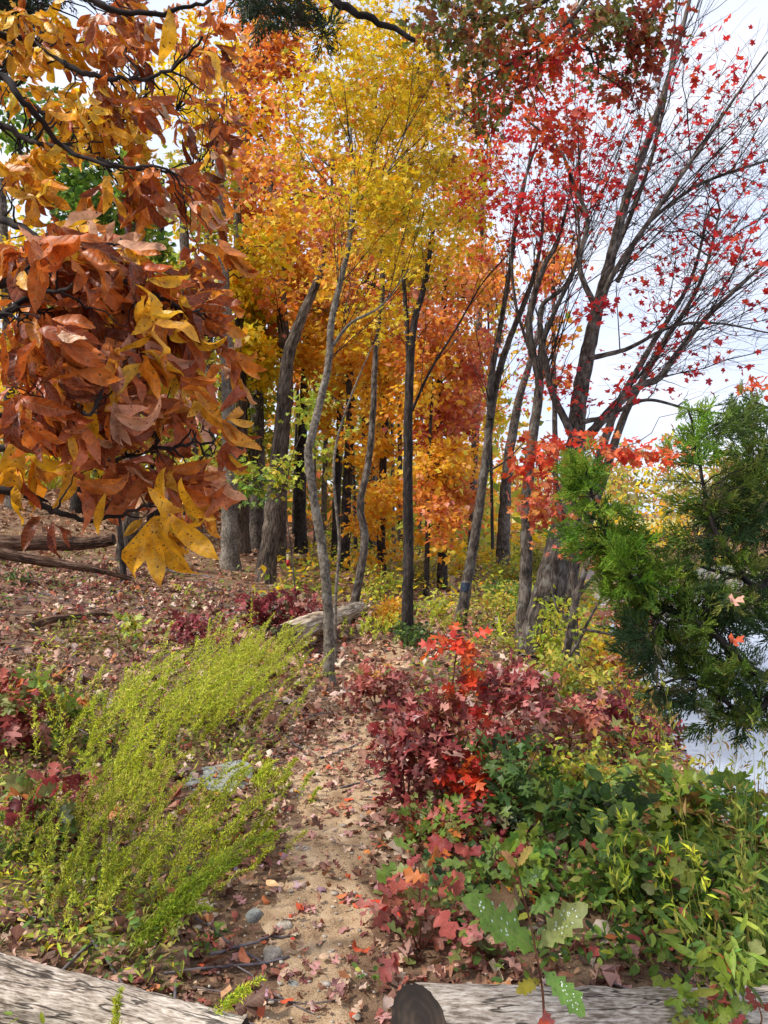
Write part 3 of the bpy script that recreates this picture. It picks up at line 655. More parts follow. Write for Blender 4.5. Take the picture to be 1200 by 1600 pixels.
# ================================================================== LOGS AND ROCKS
def log(name, label, a, b, r0, r1, mat, org=None, sides=64, n=110, groove=.06, knots=3, seed=1, sag=0., endname='sawn_end', endmat='sawn', closed=(True, True), cat='log', kink=None, oblique=0.):
    g = np.random.default_rng(seed); a, b = np.array(a, float), np.array(b, float)
    t = np.linspace(0, 1, n)[:, None]; p = a * (1 - t) + b * t + np.array([0, 0, -sag]) * 4 * t * (1 - t)
    if kink is not None: p = p + np.array(kink) * np.sin(np.pi * t) + .25 * np.array(kink) * np.sin(3 * np.pi * t)
    rad = r0 * (1 - t[:, 0]) + r1 * t[:, 0]; rad = rad * (1 + .04 * np.sin(5 * t[:, 0] + seed) + .025 * np.sin(13 * t[:, 0]))
    ang = np.linspace(0, 2 * np.pi, sides, endpoint=False); L_ = np.linalg.norm(b - a)
    T = nrm(np.gradient(p, axis=0)); U = nrm(np.cross(T, [.1, .05, 1.])); W = np.cross(U, T)
    A, TT = np.meshgrid(ang, t[:, 0]); wob = .35 * np.sin(3 * TT * L_ + seed) + .2 * np.sin(7 * TT * L_)
    d = np.zeros_like(A)
    for k in range(9):
        f = g.integers(5, 26); d += np.abs(np.sin((A + wob * .4) * f / 2 + g.uniform(0, 6) + .8 * np.sin(TT * L_ * g.uniform(2, 6)))) ** 5 * -1 * g.uniform(.3, 1)
    d = d / 3 * groove + g.normal(0, .006, A.shape) + .03 * np.sin(2 * A + 3 * TT)
    for k in range(knots):
        ka, kt = g.uniform(.3, 2.8), g.uniform(.1, .9); q = ((np.angle(np.exp(1j * (A - ka)))) * 2.6) ** 2 + ((TT - kt) * L_ / r0 * 1.2) ** 2
        d += .14 * np.exp(-q * 3) - .2 * np.exp(-q * 14)
    rr = rad[:, None] * (1 + d)
    V = p[:, None] + rr[..., None] * (np.cos(A)[..., None] * U[:, None] + np.sin(A)[..., None] * W[:, None])
    if oblique: V = V + T[:, None] * (oblique * (V[..., 1] - p[:, None, 1]) / r0 * -1 * (1 - TT) ** 14)[..., None]
    tcv = np.stack([np.cos(A) * rad[:, None], np.sin(A) * rad[:, None], TT * L_], -1)
    idx = np.arange(n * sides).reshape(n, sides); Aq, Bq = idx[:-1], idx[1:]
    F = np.stack([Aq, np.roll(Aq, -1, 1), np.roll(Bq, -1, 1), Bq], -1).reshape(-1, 4)
    org = a if org is None else org
    root = thing(name, label, cat, org)
    put('bark_shell', mesh('bark_shell', V.reshape(-1, 3) - org, F, M[mat], tcv=tcv.reshape(-1, 3)), root)
    for e, cl in ((0, closed[0]), (-1, closed[1])):
        if not cl: continue
        ring = V[e]; c = ring.mean(0); sgn = -1 if e == 0 else 1; rows = [ring - c]
        for q in (.8, .6, .4, .2, .02): rows.append((ring - c) * q * (1 + g.normal(0, .02, (sides, 1))) - T[e] * sgn * g.uniform(.001, .004))
        VV = np.vstack(rows) + c + T[e] * sgn * .001; FF = []
        for k in range(5):
            i0, i1 = k * sides, (k + 1) * sides
            for q in range(sides): FF.append((i0 + q, i0 + (q + 1) % sides, i1 + (q + 1) % sides, i1 + q))
        # local x axis of the end is the log's own axis, so the ring pattern runs round its centre
        me = mesh(endname, np.stack([(VV - c) @ T[e], (VV - c) @ U[e], (VV - c) @ W[e]], 1), np.array(FF), M[endmat])
        o = put(endname, me, root)
        q4 = np.eye(4); q4[:3, 0], q4[:3, 1], q4[:3, 2] = T[e], U[e], W[e]; q4[:3, 3] = c - org; o.matrix_local = Matrix(q4.tolist())
    return root
log('fallen_log', 'pale weathered grey log at the bottom right, dark sawn end facing the path', P(655, 1604, 2.06), P(1420, 1600, 2.64), .110, .095, 'logwood', seed=4, knots=5, oblique=.045)
log('fallen_log', 'grey cracked log at the bottom left, sloping down to the path edge', P(-190, 1512, 2.45), P(375, 1636, 2.22), .142, .072, 'logwood', seed=9, knots=6, groove=.1)
q = G(440, 1008); e = G(560, 960)
log('fallen_log', 'pale broken log lying behind the slender leaning tree, ragged end showing', P(448, 992, 8.3), P(565, 952, 10.6), .15, .12, 'palewood', seed=14, sides=40, n=70, groove=.2, knots=5, endname='broken_end', endmat='sawn', kink=(.05, 0, .04))
log('fallen_log', 'upper grey brown fallen trunk on the left hillside', P(-120, 842, 10.6), P(178, 842, 11.6), .19, .10, 'brownlog', seed=21, sides=36, n=90, groove=.4, knots=9, kink=(.1, .2, -.09))
log('fallen_log', 'lower dark brown fallen trunk on the left hillside, beneath the grey one', P(-120, 850, 9.9), P(205, 905, 10.4), .13, .035, 'brownlog', seed=23, sides=30, n=80, groove=.4, knots=8, kink=(.1, -.2, .07))
g0 = G(50, 985); g1 = G(160, 975)
log('dead_branch', 'short dark dead branch lying in the leaves below the fallen trunks', g0 + [0, 0, .04], g1 + [0, .3, .05], .05, .02, 'brownlog', seed=31, sides=16, n=40, cat='branch', kink=(0, 0, .05))
for (x0, y0), (x1, y1), r, lb in (((497, 1190), (566, 1165), .007, 'thin surface root crossing the path level with the mauve sapling'), ((505, 1176), (552, 1150), .005, 'second thinner root crossing the path just beyond the first'), ((470, 1130), (530, 1118), .006, 'dry twig on the leafy part of the path below the curved maple'), ((330, 1503), (465, 1470), .006, 'bent bare stick lying at the left edge of the dirt path'), ((250, 892), (330, 905), .02, 'short dead stick on the leaf litter left of the pale trunk'), ((660, 985), (700, 1005), .01, 'thin stick on the ground near the dark trunked tree')):
    a, b_ = G(x0, y0), G(x1, y1); t = np.linspace(0, 1, 12)[:, None]; p = a * (1 - t) + b_ * t
    p[:, 2] = terr(p[:, 0], p[:, 1]) + r + .014; p[:, :2] += R.normal(0, .006, (12, 2)); p[:, 1] += .05 * np.sin(3 * t[:, 0])
    V, F, T = tubes(p, np.linspace(r, r * .6, 12), 8, rough=.05)
    o = put('fallen_stick', mesh('fallen_stick', V - a, F, M['twiggrey'], tcv=T), loc=a); tag(o, lb, 'stick')
def rock(px, py, r, label, seed, sink=.4, n=3, mat='rock', name='rock', **k):
    g = G(px, py); o = put(name, rock_mesh(seed, *r, n, mat, **k), loc=g + [0, 0, r[2] * (1 - sink) * .4]); o.rotation_euler = (0, 0, seed)
    tag(o, label, 'rock'); return o
rock(345, 1222, (.25, .15, .055), 'flat blue grey slab of rock between the green plumes and the path', 5, n=4, flat=.35, amp=.3)
rock(445, 1452, (.032, .026, .022), 'pale egg sized stone on the path near its left edge', 6, mat='pebble', name='stone')
rock(397, 1434, (.035, .028, .03), 'blue grey angular stone among the dry leaves left of the path', 7, name='stone')
rock(424, 1496, (.04, .035, .03), 'buff half buried stone beside the bent stick', 8, mat='pebble', name='stone')
rock(475, 1330, (.04, .03, .02), 'small white stone in the middle of the path', 9, mat='pebble', name='stone')
rock(455, 1545, (.028, .022, .015), 'tiny grey stone on the path below the bent stick', 10, name='stone')
rock(462, 1240, (.07, .04, .025), 'low flat pale stone at the left side of the path beyond the slab', 11, mat='pebble', name='stone', flat=.4)
rock(690, 1380, (.03, .03, .02), 'small grey stone at the right path edge under the oak sprout', 12, name='stone')
# marker post
g = G(450, 905); root = thing('marker_post', 'thin wooden marker post with a red band in the woods', 'post', g)
def boxm(name, sx, sy, z0, z1, mat):
    V = np.array([(x, y, z) for z in (z0, z1) for x, y in ((-sx, -sy), (sx, -sy), (sx, sy), (-sx, sy))], float)
    Fq = np.array([(0, 3, 2, 1), (4, 5, 6, 7), (0, 1, 5, 4), (1, 2, 6, 5), (2, 3, 7, 6), (3, 0, 4, 7)]); return mesh(name, V, Fq, mat, smooth=False)
put('post', boxm('post', .025, .025, -.1, .48, M['post']), root); put('red_band', boxm('red_band', .028, .028, .24, .36, M['redpaint']), root)
put('post_cap', boxm('post_cap', .03, .03, .48, .50, M['post']), root)

# ================================================================== TREES ALONG THE PATH
s0, d = S([(515, 1070), (514, 1010), (511, 930), (502, 850), (489, 770), (482, 710), (495, 650), (512, 575), (518, 500), (532, 440), (547, 370), (552, 290), (548, 200)], None, [.052, .046, .04, .036, .03, .022, .01])
s1 = L([(516, 545), (548, 505), (595, 478), (640, 420)], d, [.02, .012, .006])
s2 = L([(545, 350), (572, 300), (610, 262), (640, 190)], d + .05, [.016, .01, .005])
Y_ = 'gold'
plant('maple_tree', 'slender pale grey maple curving up beside the left edge of the path, yellow crown', 'tree', [s0, s1, s2],
      [B(470, 190, d + .6, 60, 70, .7, Y_), B(560, 150, d + .3, 90, 100, .8, Y_), B(640, 190, d + .6, 70, 90, .7, Y_), B(600, 330, d, 90, 70, .7, Y_), B(690, 300, d + .5, 60, 70, .6, Y_), B(490, 320, d + .5, 60, 50, .6, Y_), B(640, 90, d + 1, 70, 80, .7, Y_, .7), B(540, 60, d + 1, 70, 60, .7, Y_, .7)],
      tm='maplo', size=.068, n=(16, 90, 520), leaves=5200, parts=280, bark='barkpale', twig='barkdark', spread=.09, rmin=.003, fan=(36, .8, (.1, 0, .4)))
s0, d = S([(524, 1000), (524, 940), (530, 850), (522, 760), (524, 700), (541, 640), (560, 590), (582, 540)], 8.0, [.02, .017, .014, .01, .006])
plant('maple_tree', 'thin twisting stem rising close behind the curved pale maple', 'tree', [s0], [B(590, 500, d, 60, 50, .5, Y_), B(500, 600, d, 30, 30, .4, 'lime')], tm='maplo', size=.07, n=(6, 20, 60), leaves=260, parts=0, bark='barkpale', spread=.1)
s0, d = S([(545, 972), (562, 900), (570, 840), (563, 790), (576, 720), (583, 640), (586, 560), (597, 470), (598, 410), (590, 330)], 10.5, [.06, .055, .045, .035, .02])
plant('maple_tree', 'sinuous brown maple leaning right over the end of the broken log', 'tree', [s0],
      [B(590, 360, d, 80, 60, .8, Y_), B(540, 420, d, 60, 40, .8, 'amber'), B(600, 240, d + .5, 80, 70, .8, Y_), B(640, 420, d, 60, 40, .7, Y_, .7)], tm='maplo', size=.075, n=(10, 50, 260), leaves=2000, bark='bark', twig='barkdark')
s0, d = S([(636, 1005), (637, 930), (638, 850), (637, 760), (638, 660), (641, 560), (648, 500), (662, 450), (672, 390), (680, 320)], None, [.075, .068, .064, .056, .05, .04, .03, .018])
s1 = L([(640, 590), (635, 500), (630, 420), (631, 330), (640, 240)], d, [.035, .028, .016, .008])
s2 = L([(640, 650), (672, 580), (712, 515), (752, 445), (790, 400)], d + .1, [.02, .015, .01, .005])
plant('maple_tree', 'straight black trunked maple in the middle of the view, ivy at its foot', 'tree', [s0, s1, s2],
      [B(660, 380, d, 90, 70, .9, Y_), B(600, 270, d + .4, 80, 70, .9, Y_), B(700, 230, d + .6, 80, 80, .9, Y_), B(740, 340, d + .3, 50, 60, .7, Y_, .8), B(640, 120, d + 1, 90, 90, .9, Y_, .8), B(740, 90, d + 1, 60, 70, .8, 'orange', .8), B(620, 30, d + 1, 100, 50, .9, Y_, .7)],
      tm='maplo', size=.075, n=(14, 80, 480), leaves=5200, parts=0, bark='barkdark', twig='barkdark', spread=.10, rmin=.003, fan=(36, .8, (.1, 0, .4)))
s0, d = S([(715, 990), (728, 920), (740, 850), (752, 770), (761, 700), (768, 640), (780, 580), (800, 520), (828, 450), (845, 380), (850, 300)], None, [.078, .066, .058, .052, .042, .028, .016])
s1 = L([(766, 655), (766, 600), (782, 510), (800, 400), (812, 310), (840, 220)], d - .1, [.045, .036, .026, .014])
s2 = L([(757, 740), (790, 720), (820, 690)], d, [.015, .01, .006])
rt, og = plant('maple_tree', 'leaning maple right of the path with a blue black paint blaze on its trunk', 'tree', [s0, s1, s2],
      [B(760, 300, d, 60, 60, .9, 'red', 1, .6), B(800, 210, d + .3, 60, 60, .9, 'coral', 1, .4), B(730, 420, d, 60, 60, .9, 'orange', .8), B(860, 330, d, 60, 60, .8, 'red', 1, .9), B(760, 540, d + .3, 40, 60, .8, 'coral', .8), B(850, 180, d + .3, 60, 60, .8, 'redor', 1, .7), B(720, 200, d + .8, 50, 80, .8, 'orange', .8)],
      tm='maplo', size=.075, n=(14, 70, 420), leaves=1700, parts=0, bark='bark', twig='barkdark', spread=.13, fan=(40, .9, (.05, 0, .45)))
# blaze: a curved patch of paint on the trunk
bp_, br_ = smooth_poly(s0[0], s0[1], 77); k = int(np.argmin(np.abs(scr(bp_)[1] - 912))); c = bp_[k]; tt = nrm(bp_[k + 1] - bp_[k - 1]); r_ = br_[k] * 1.09
aa = np.linspace(-.9, .9, 9) - .45; hh = np.linspace(-.055, .055, 4); fx = np.array([1., 0, 0]); fy = np.array([0, -1., 0])
V = np.array([c + tt * h + r_ * (math.sin(a_) * fx + math.cos(a_) * fy) - og for h in hh for a_ in aa])
Fq = np.array([(j * 9 + i, j * 9 + i + 1, (j + 1) * 9 + i + 1, (j + 1) * 9 + i) for j in range(3) for i in range(8)])
put('paint_blaze', mesh('paint_blaze', V, Fq, M['blaze']), rt)
s0, d = S([(815, 1005), (820, 930), (823, 850), (824, 770), (830, 700), (840, 630), (842, 590), (830, 540), (828, 490), (848, 420), (868, 385), (882, 340), (900, 270), (915, 190)], None, [.085, .072, .066, .058, .05, .04, .028, .016, .008])
s1 = L([(842, 600), (846, 540), (846, 480), (880, 450), (905, 400)], d, [.045, .034, .024, .014])
s2 = L([(826, 545), (805, 470), (800, 380), (818, 300), (835, 200)], d + .1, [.02, .016, .01])
plant('maple_tree', 'upright smooth grey maple just left of the big leaning trunks', 'tree', [s0, s1, s2],
      [B(880, 260, d, 70, 70, .9, 'red', 1, .8), B(820, 340, d, 60, 60, .9, 'red', 1, 1), B(900, 130, d + .4, 70, 60, .9, 'redor', 1, .6), B(830, 120, d + .4, 60, 60, .9, 'redor', 1, .9), B(900, 400, d, 50, 60, .8, 'red', 1, .5), B(850, 30, d + .4, 60, 50, .8, 'rustred', .8, .8)],
      tm='maplo', size=.078, n=(14, 80, 460), leaves=1100, parts=0, bark='bark', twig='barkdark', spread=.12, fan=(45, .9, (.1, 0, .45)))
# the big red maple: several stems, long bare upswept twigs
s0, d = S([(832, 1025), (845, 960), (862, 890), (880, 810), (893, 740), (900, 690), (903, 640), (915, 570), (932, 490), (950, 420), (968, 350), (985, 290), (1012, 220), (1045, 120), (1075, 10), (1100, -110)], 8.3, [.155, .132, .118, .106, .094, .082, .068, .052, .046, .034, .024, .014])
s1 = L([(905, 700), (928, 672), (965, 630), (1000, 603), (1030, 590), (1060, 550), (1100, 500), (1150, 452), (1230, 380)], d + .1, [.058, .05, .042, .034, .025, .015])
s2 = L([(900, 690), (882, 655), (862, 610), (852, 560), (850, 530), (872, 475), (896, 425), (905, 370), (900, 320)], d - .15, [.045, .036, .028, .02, .01])
s3 = L([(933, 488), (960, 425), (1015, 345), (1060, 280), (1100, 225), (1150, 150), (1215, 60)], d - .1, [.034, .028, .022, .016, .008])
s4 = L([(965, 440), (1000, 365), (1040, 325), (1100, 285), (1200, 250), (1280, 220)], d + .25, [.026, .022, .016, .009])
s5 = L([(930, 480), (905, 415), (918, 345), (895, 285), (872, 230), (820, 185)], d - .3, [.032, .024, .018, .01])
s6 = L([(905, 660), (950, 650), (1010, 625), (1080, 640), (1160, 650)], d - .3, [.03, .02, .014, .008])
s7 = L([(920, 560), (980, 545), (1050, 510), (1120, 505), (1200, 520)], d - .2, [.03, .02, .014, .008])
s8 = L([(950, 420), (1000, 300), (1030, 200), (1050, 80), (1060, -60)], d + .3, [.03, .022, .014, .008])
tw = lambda *a: B(*a[:6], 'red', a[6], a[7])
rt, og = plant('red_maple_tree', 'big red maple with grey leaning trunk and upswept nearly bare limbs over the water', 'tree', [s0, s1, s2, s3, s4, s5, s6, s7, s8],
      [tw(1000, 140, d, 80, 90, 1., 1.2, .3), tw(1100, 180, d, 90, 100, 1., 1.4, .35), tw(1160, 330, d, 80, 90, 1., 1.5, .3), tw(1080, 400, d, 90, 70, 1., 1.5, .35), tw(1130, 500, d, 90, 60, 1., 1.2, .25), tw(1060, 570, d, 90, 40, .8, .8, .4), tw(970, 250, d, 70, 80, .9, 1.1, .6), tw(900, 330, d, 60, 60, .8, .8, 1.0),
       tw(1115, 390, d - .6, 50, 30, .3, .5, 3.5), tw(1150, 100, d - .5, 40, 40, .3, .4, 3.0), tw(985, 480, d - .5, 45, 30, .3, .4, 3.5), tw(940, 600, d - .5, 60, 30, .4, .5, 2.0), tw(1150, 570, d - .5, 40, 30, .3, .4, 2.5), tw(1200, 480, d, 40, 40, .4, .4, 1.5), tw(940, 120, d, 50, 50, .5, .6, 1.)],
      tm='maple', size=.080, n=(60, 380, 1500), leaves=1050, parts=290, bark='bark', twig='barkdark', spread=.07, pen=1.3, bow=.05, wig=.03, rk=.006, rmin=.0034, clus=.5, fan=(120, 1.35, (.40, -.05, .34)), sides=12, flare=1.25)
for sx, dd, lb in (((868, 1000), .5, 'second grey stem of the leaning maple clump, close behind the biggest trunk'), ((885, 990), .9, 'slimmer shaded stem at the back of the leaning maple clump')):
    x, y = sx; s0, d = S([(x, y + 15), (x + 8, 900), (x + 32, 820), (x + 60, 740), (x + 95, 640), (x + 150, 540), (x + 210, 440), (x + 240, 330)], 8.3 + dd, [.10, .085, .065, .05, .035, .022, .012])
    plant('maple_tree', lb, 'tree', [s0], [tw(x + 200, 420, d, 90, 90, .9, 1, .3), tw(x + 130, 300, d, 90, 100, .9, 1, .3), tw(x + 240, 250, d, 80, 100, .9, 1, .3), tw(x + 160, 560, d, 60, 50, .6, 1, .5)], tm='maplo', size=.08, n=(26, 160, 800), leaves=200, bark='bark', twig='barkdark', pen=1.3, bow=.05, rk=.006, rmin=.0034, fan=(14, 1.2, (.5, -.05, .3)), spread=.07)
# low salmon red maple spray reaching in front of the leaning clump
s0, d = S([(905, 1010), (895, 900), (880, 800), (870, 740), (900, 705), (960, 700)], 7.2, [.025, .02, .014, .008])
plant('maple_sapling', 'low maple sapling with scarlet leaves crossing the leaning trunks', 'tree', [s0, L([(868, 745), (840, 715), (815, 700)], d, [.01, .006])],
      [B(860, 705, d, 70, 34, .5, 'scarlet', 1.4), B(835, 735, d, 45, 40, .45, 'scarlet', 1.1), B(950, 705, d, 60, 30, .5, 'scarlet', 1.1), B(870, 780, d, 60, 40, .5, 'coral', 1.), B(1010, 715, d - .1, 50, 22, .35, 'scarlet', 1.2), B(890, 805, d, 35, 18, .3, 'scarlet', .7), B(860, 790, d, 30, 15, .3, 'coral', .5), B(1160, 600, d - .3, 40, 15, .3, 'scarlet', .6)],
      tm='maple', size=.085, n=(12, 50, 200), leaves=620, parts=240, spread=.06, droop=.4, pen=.3, bow=0, twig='twiggrey')
s0, d = S([(785, 890), (787, 830), (791, 760), (797, 700), (812, 620), (830, 560), (850, 480)], 19.5, [.17, .15, .14, .11, .08, .04])
plant('maple_tree', 'straight distant grey trunk between the blazed maple and the smooth grey maple', 'tree', [s0], [tw(840, 480, d, 60, 60, 1.4, 1, .4), tw(790, 620, d, 40, 50, 1., 1, .4), tw(860, 580, d, 50, 40, 1., 1, .3)], tm='maplo', size=.11, n=(12, 60, 300), leaves=400, bark='bark', twig='twiggrey')
# small leaning shrub tree at the water's edge
s0, d = S([(872, 1085), (880, 1060), (885, 1020), (893, 975), (902, 930), (915, 890), (935, 850)], 7.0, [.05, .042, .038, .03, .02])
plant('shore_tree', 'short leaning brown stem with bare side branches at the bank edge', 'tree', [s0, L([(886, 1010), (905, 985), (950, 990), (1010, 998)], d, [.016, .014, .01]), L([(893, 975), (870, 950), (862, 905), (868, 860)], d, [.012, .01, .006]), L([(880, 1040), (905, 1000), (925, 960), (960, 900)], d + .1, [.02, .014, .008]), L([(900, 935), (930, 900), (960, 870)], d, [.02, .012])],
      [B(930, 860, d, 50, 40, .4, 'coral', 1, .6), B(980, 940, d, 50, 40, .4, 'salmon', 1, .9), B(890, 960, d, 30, 40, .3, 'lime', 1, .7), B(880, 850, d, 40, 20, .4, 'coral', .8, .4)], tm='maplo', size=.055, n=(16, 60, 220), leaves=420, parts=60, spread=.06, bark='bark', twig='twiggrey', stem_part='stem')
# green-yellow sapling in front of the woods
s0, d = S([(468, 985), (462, 930), (455, 860), (448, 800), (452, 730), (470, 680)], 9.6, [.014, .012, .008, .004])
plant('maple_sapling', 'small green and yellow maple sapling in front of the big left trunk', 'tree', [s0], [B(430, 740, d, 55, 30, .5, 'lime', 1.3), B(480, 640, d, 40, 25, .4, 'lime', 1), B(400, 760, d, 30, 30, .4, 'green', .9), B(505, 690, d, 35, 25, .4, 'lime', .6)],
      tm='maple', size=.085, n=(10, 40, 130), leaves=430, parts=200, spread=.07, pen=.5, bow=.1)

# ================================================================== WOODS TO THE LEFT AND BEHIND
def wood(label, px, d, r, blobs, pal=None, tm='clump', size=.12, leaves=2200, bark='bark', n=(10, 44, 190), nm='forest_tree', **k):
    s0, d = S(px, d, r); 
    return plant(nm, label, 'tree', [s0], blobs, tm=tm, size=size, leaves=leaves, bark=bark, twig=k.pop('twig', 'barkdark'), n=n, spread=k.pop('spread', .15), mat='farleaf', rmin=.004, group=None, **k)
wood('pale grey straight trunk rising behind the drooping rust coloured leaves', [(360, 892), (359, 800), (358, 680), (355, 560), (350, 440), (346, 330), (340, 220)], 14.5, [.16, .14, .12, .10, .07],
     [B(340, 180, 14.5, 70, 90, 1.6, 'gold'), B(400, 380, 15, 50, 60, 1.4, 'gold'), B(300, 300, 15, 60, 80, 1.4, 'ygreen'), B(350, 60, 15, 70, 60, 1.4, 'orange', .6)], bark='barkpale')
wood('stout furrowed trunk leaning right on the left side of the woods', [(412, 915), (422, 840), (430, 760), (440, 660), (450, 560), (470, 500), (495, 440), (508, 390), (518, 300), (522, 200)], 13.2, [.155, .145, .135, .12, .10, .08, .05, .03, .012],
     [B(480, 300, 13.5, 70, 70, 1.4, 'orange'), B(430, 250, 14, 60, 80, 1.4, 'orange'), B(540, 400, 14, 60, 50, 1.4, 'orange'), B(430, 120, 14, 60, 80, 1.4, 'rust', .7), B(500, 480, 13.6, 50, 40, 1.2, 'amber', .7)], bark='barkrough', leaves=2600)
wood('brown shaggy trunk immediately behind the furrowed leaning one', [(434, 872), (436, 800), (440, 700), (448, 600), (440, 480), (436, 380), (420, 260)], 18, [.19, .17, .15, .12, .08],
     [B(430, 480, 18, 60, 60, 2, 'orange'), B(400, 300, 19, 60, 80, 2, 'orange'), B(450, 380, 18, 60, 60, 2, 'amber')], bark='barkrough', size=.15)
wood('dark trunk between the furrowed trunk and the curved pale maple', [(470, 866), (470, 780), (472, 680), (478, 560), (480, 440)], 20.5, [.16, .14, .11, .07], [B(500, 560, 20, 50, 60, 2, 'amber'), B(470, 450, 20, 60, 50, 2, 'orange')], bark='barkdark', size=.15)
wood('dark narrow trunk left of the sinuous brown maple', [(537, 892), (541, 800), (545, 700), (547, 600), (540, 480)], 17.5, [.12, .11, .10, .07], [B(540, 560, 18, 45, 60, 1.6, 'amber'), B(540, 460, 18, 60, 50, 1.6, 'orange'), B(560, 700, 18, 30, 50, 1.4, 'amber')], bark='barkdark', size=.14)
wood('black pole like trunk deeper in the woods beside the dark narrow one', [(524, 868), (526, 780), (530, 700), (532, 600), (530, 520)], 20, [.11, .10, .08], [B(520, 640, 20, 35, 60, 1.6, 'amber', 1, .7), B(520, 500, 20, 60, 50, 1.6, 'gold')], bark='barkdark', size=.15)
wood('golden leaved maple glowing between the sinuous trunk and the black trunk', [(597, 905), (596, 830), (598, 740), (602, 640), (600, 520)], 16.5, [.10, .09, .08, .05], [B(590, 640, 16, 42, 90, 1.4, 'amber', 1.4), B(600, 790, 16, 45, 70, 1.3, 'amber', 1.2), B(580, 520, 16, 55, 60, 1.4, 'amber'), B(610, 860, 15.6, 40, 30, 1., 'amber', .8)], bark='barkdark', leaves=4200, n=(18, 60, 230), size=.12)
wood('orange pink maple filling the gap right of the black trunk', [(692, 895), (690, 830), (688, 740), (684, 640), (690, 520), (700, 400)], 15.5, [.10, .09, .08, .05], [B(690, 560, 15, 55, 80, 1.4, 'orange', 1.3), B(700, 660, 15, 50, 60, 1.4, 'coral', 1.1), B(690, 760, 15, 50, 60, 1.3, 'orange', 1.1), B(720, 460, 15, 55, 60, 1.4, 'orange'), B(690, 840, 15, 40, 30, 1., 'amber', .8), B(740, 560, 15, 35, 60, 1., 'coral', .8)], bark='barkdark', leaves=5200, n=(20, 70, 260), size=.12)
wood('amber maple in front of the pink one, branches reaching toward the blazed trunk', [(665, 905), (668, 840), (668, 760), (672, 680), (676, 600)], 14.2, [.05, .045, .035, .02], [B(690, 720, 14, 45, 45, 1.1, 'amber', 1.2), B(680, 800, 14, 45, 45, 1.1, 'orange', 1.), B(660, 620, 14, 40, 60, 1.1, 'amber'), B(670, 530, 14, 40, 60, 1.1, 'orange')], bark='barkdark', leaves=3400, size=.11)
wood('tall orange tree crown high behind the yellow maples', [(575, 880), (575, 700), (578, 500), (580, 300), (585, 120)], 22, [.2, .18, .15, .1], [B(560, 420, 21, 100, 80, 2.4, 'orange', 1.2), B(640, 480, 21, 90, 60, 2.2, 'orange', 1), B(560, 300, 22, 100, 70, 2.4, 'orange'), B(600, 180, 22, 110, 80, 2.4, 'orange', .8), B(480, 540, 21, 50, 60, 1.8, 'orange', .8)], bark='barkdark', leaves=5200, n=(20, 70, 260), size=.17)
wood('rusty orange tree high up between the pale trunk and the yellow crowns', [(400, 850), (402, 650), (395, 450), (385, 250), (380, 120)], 19.5, [.2, .17, .14, .08], [B(400, 200, 19, 40, 90, 1.6, 'orange', .8), B(440, 380, 19, 45, 60, 1.6, 'orange'), B(450, 60, 20, 70, 60, 1.8, 'orange', .8), B(385, 330, 19, 30, 50, 1.5, 'rust', .6)], leaves=2600, size=.15)
wood('red and orange maple crown rising behind the blazed maple', [(735, 880), (740, 760), (745, 620), (750, 460), (755, 300)], 17.5, [.10, .09, .07, .04], [B(755, 420, 17, 40, 60, 1.4, 'orange'), B(735, 300, 17, 45, 70, 1.4, 'orange', .8), B(760, 200, 17, 60, 60, 1.4, 'red', .7, .7), B(730, 640, 17, 35, 50, 1.2, 'coral', .8)], leaves=2600, size=.12)
LW = [('yellow leaved tree on the hillside seen through the rusty leaves, farthest left', 20, 850, 19, 'gold', [(60, 560, 90, 90), (10, 420, 80, 80), (120, 700, 60, 60)]),
      ('dark barked hillside tree with green gold leaves left of the pale trunk', 120, 845, 21, 'ygreen', [(160, 560, 80, 90), (120, 420, 80, 80), (200, 700, 60, 50)]),
      ('green oak crown showing between rusty leaf sprays at upper left', 200, 860, 13, 'green', [(130, 270, 80, 70), (60, 200, 70, 60), (200, 340, 50, 40)]),
      ('yellow green hillside tree close left of the pale straight trunk', 305, 858, 17, 'ygreen', [(300, 620, 50, 60), (290, 480, 60, 80), (330, 740, 40, 30)]),
      ('lime coloured understory tree between the pale trunk and the furrowed trunk', 392, 850, 20, 'lime', [(395, 620, 45, 50), (390, 700, 40, 40), (400, 530, 45, 40)]),
      ('thin dark tree right beside the pale straight trunk', 380, 860, 18, 'gold', [(390, 440, 40, 50), (400, 560, 30, 40)]),
      ('gold crowned tree high above the pale trunk', 330, 845, 24, 'gold', [(380, 100, 50, 70), (300, 120, 80, 90), (420, 460, 50, 60)]),
      ('small olive leaved tree on the slope behind the fallen trunks', 240, 850, 22, 'ygreen', [(240, 640, 60, 60), (250, 540, 60, 60), (200, 740, 50, 30)])]
for i, (lb, px, py, d, pal, bl) in enumerate(LW):
    q_ = float(R.uniform(-20, 20))
    wood(lb, [(px, 800), (px + q_ * .3, 700), (px + q_ * .5, 560), (px + q_, 400), (px + q_ * 1.3, 280)], d, [.16, .14, .12, .08], [B(x, y, d, rx, ry, 1.8, pal) for x, y, rx, ry in bl], leaves=2300, bark=['bark', 'barkdark', 'barkrough'][i % 3], size=.14 if d < 15 else .17)
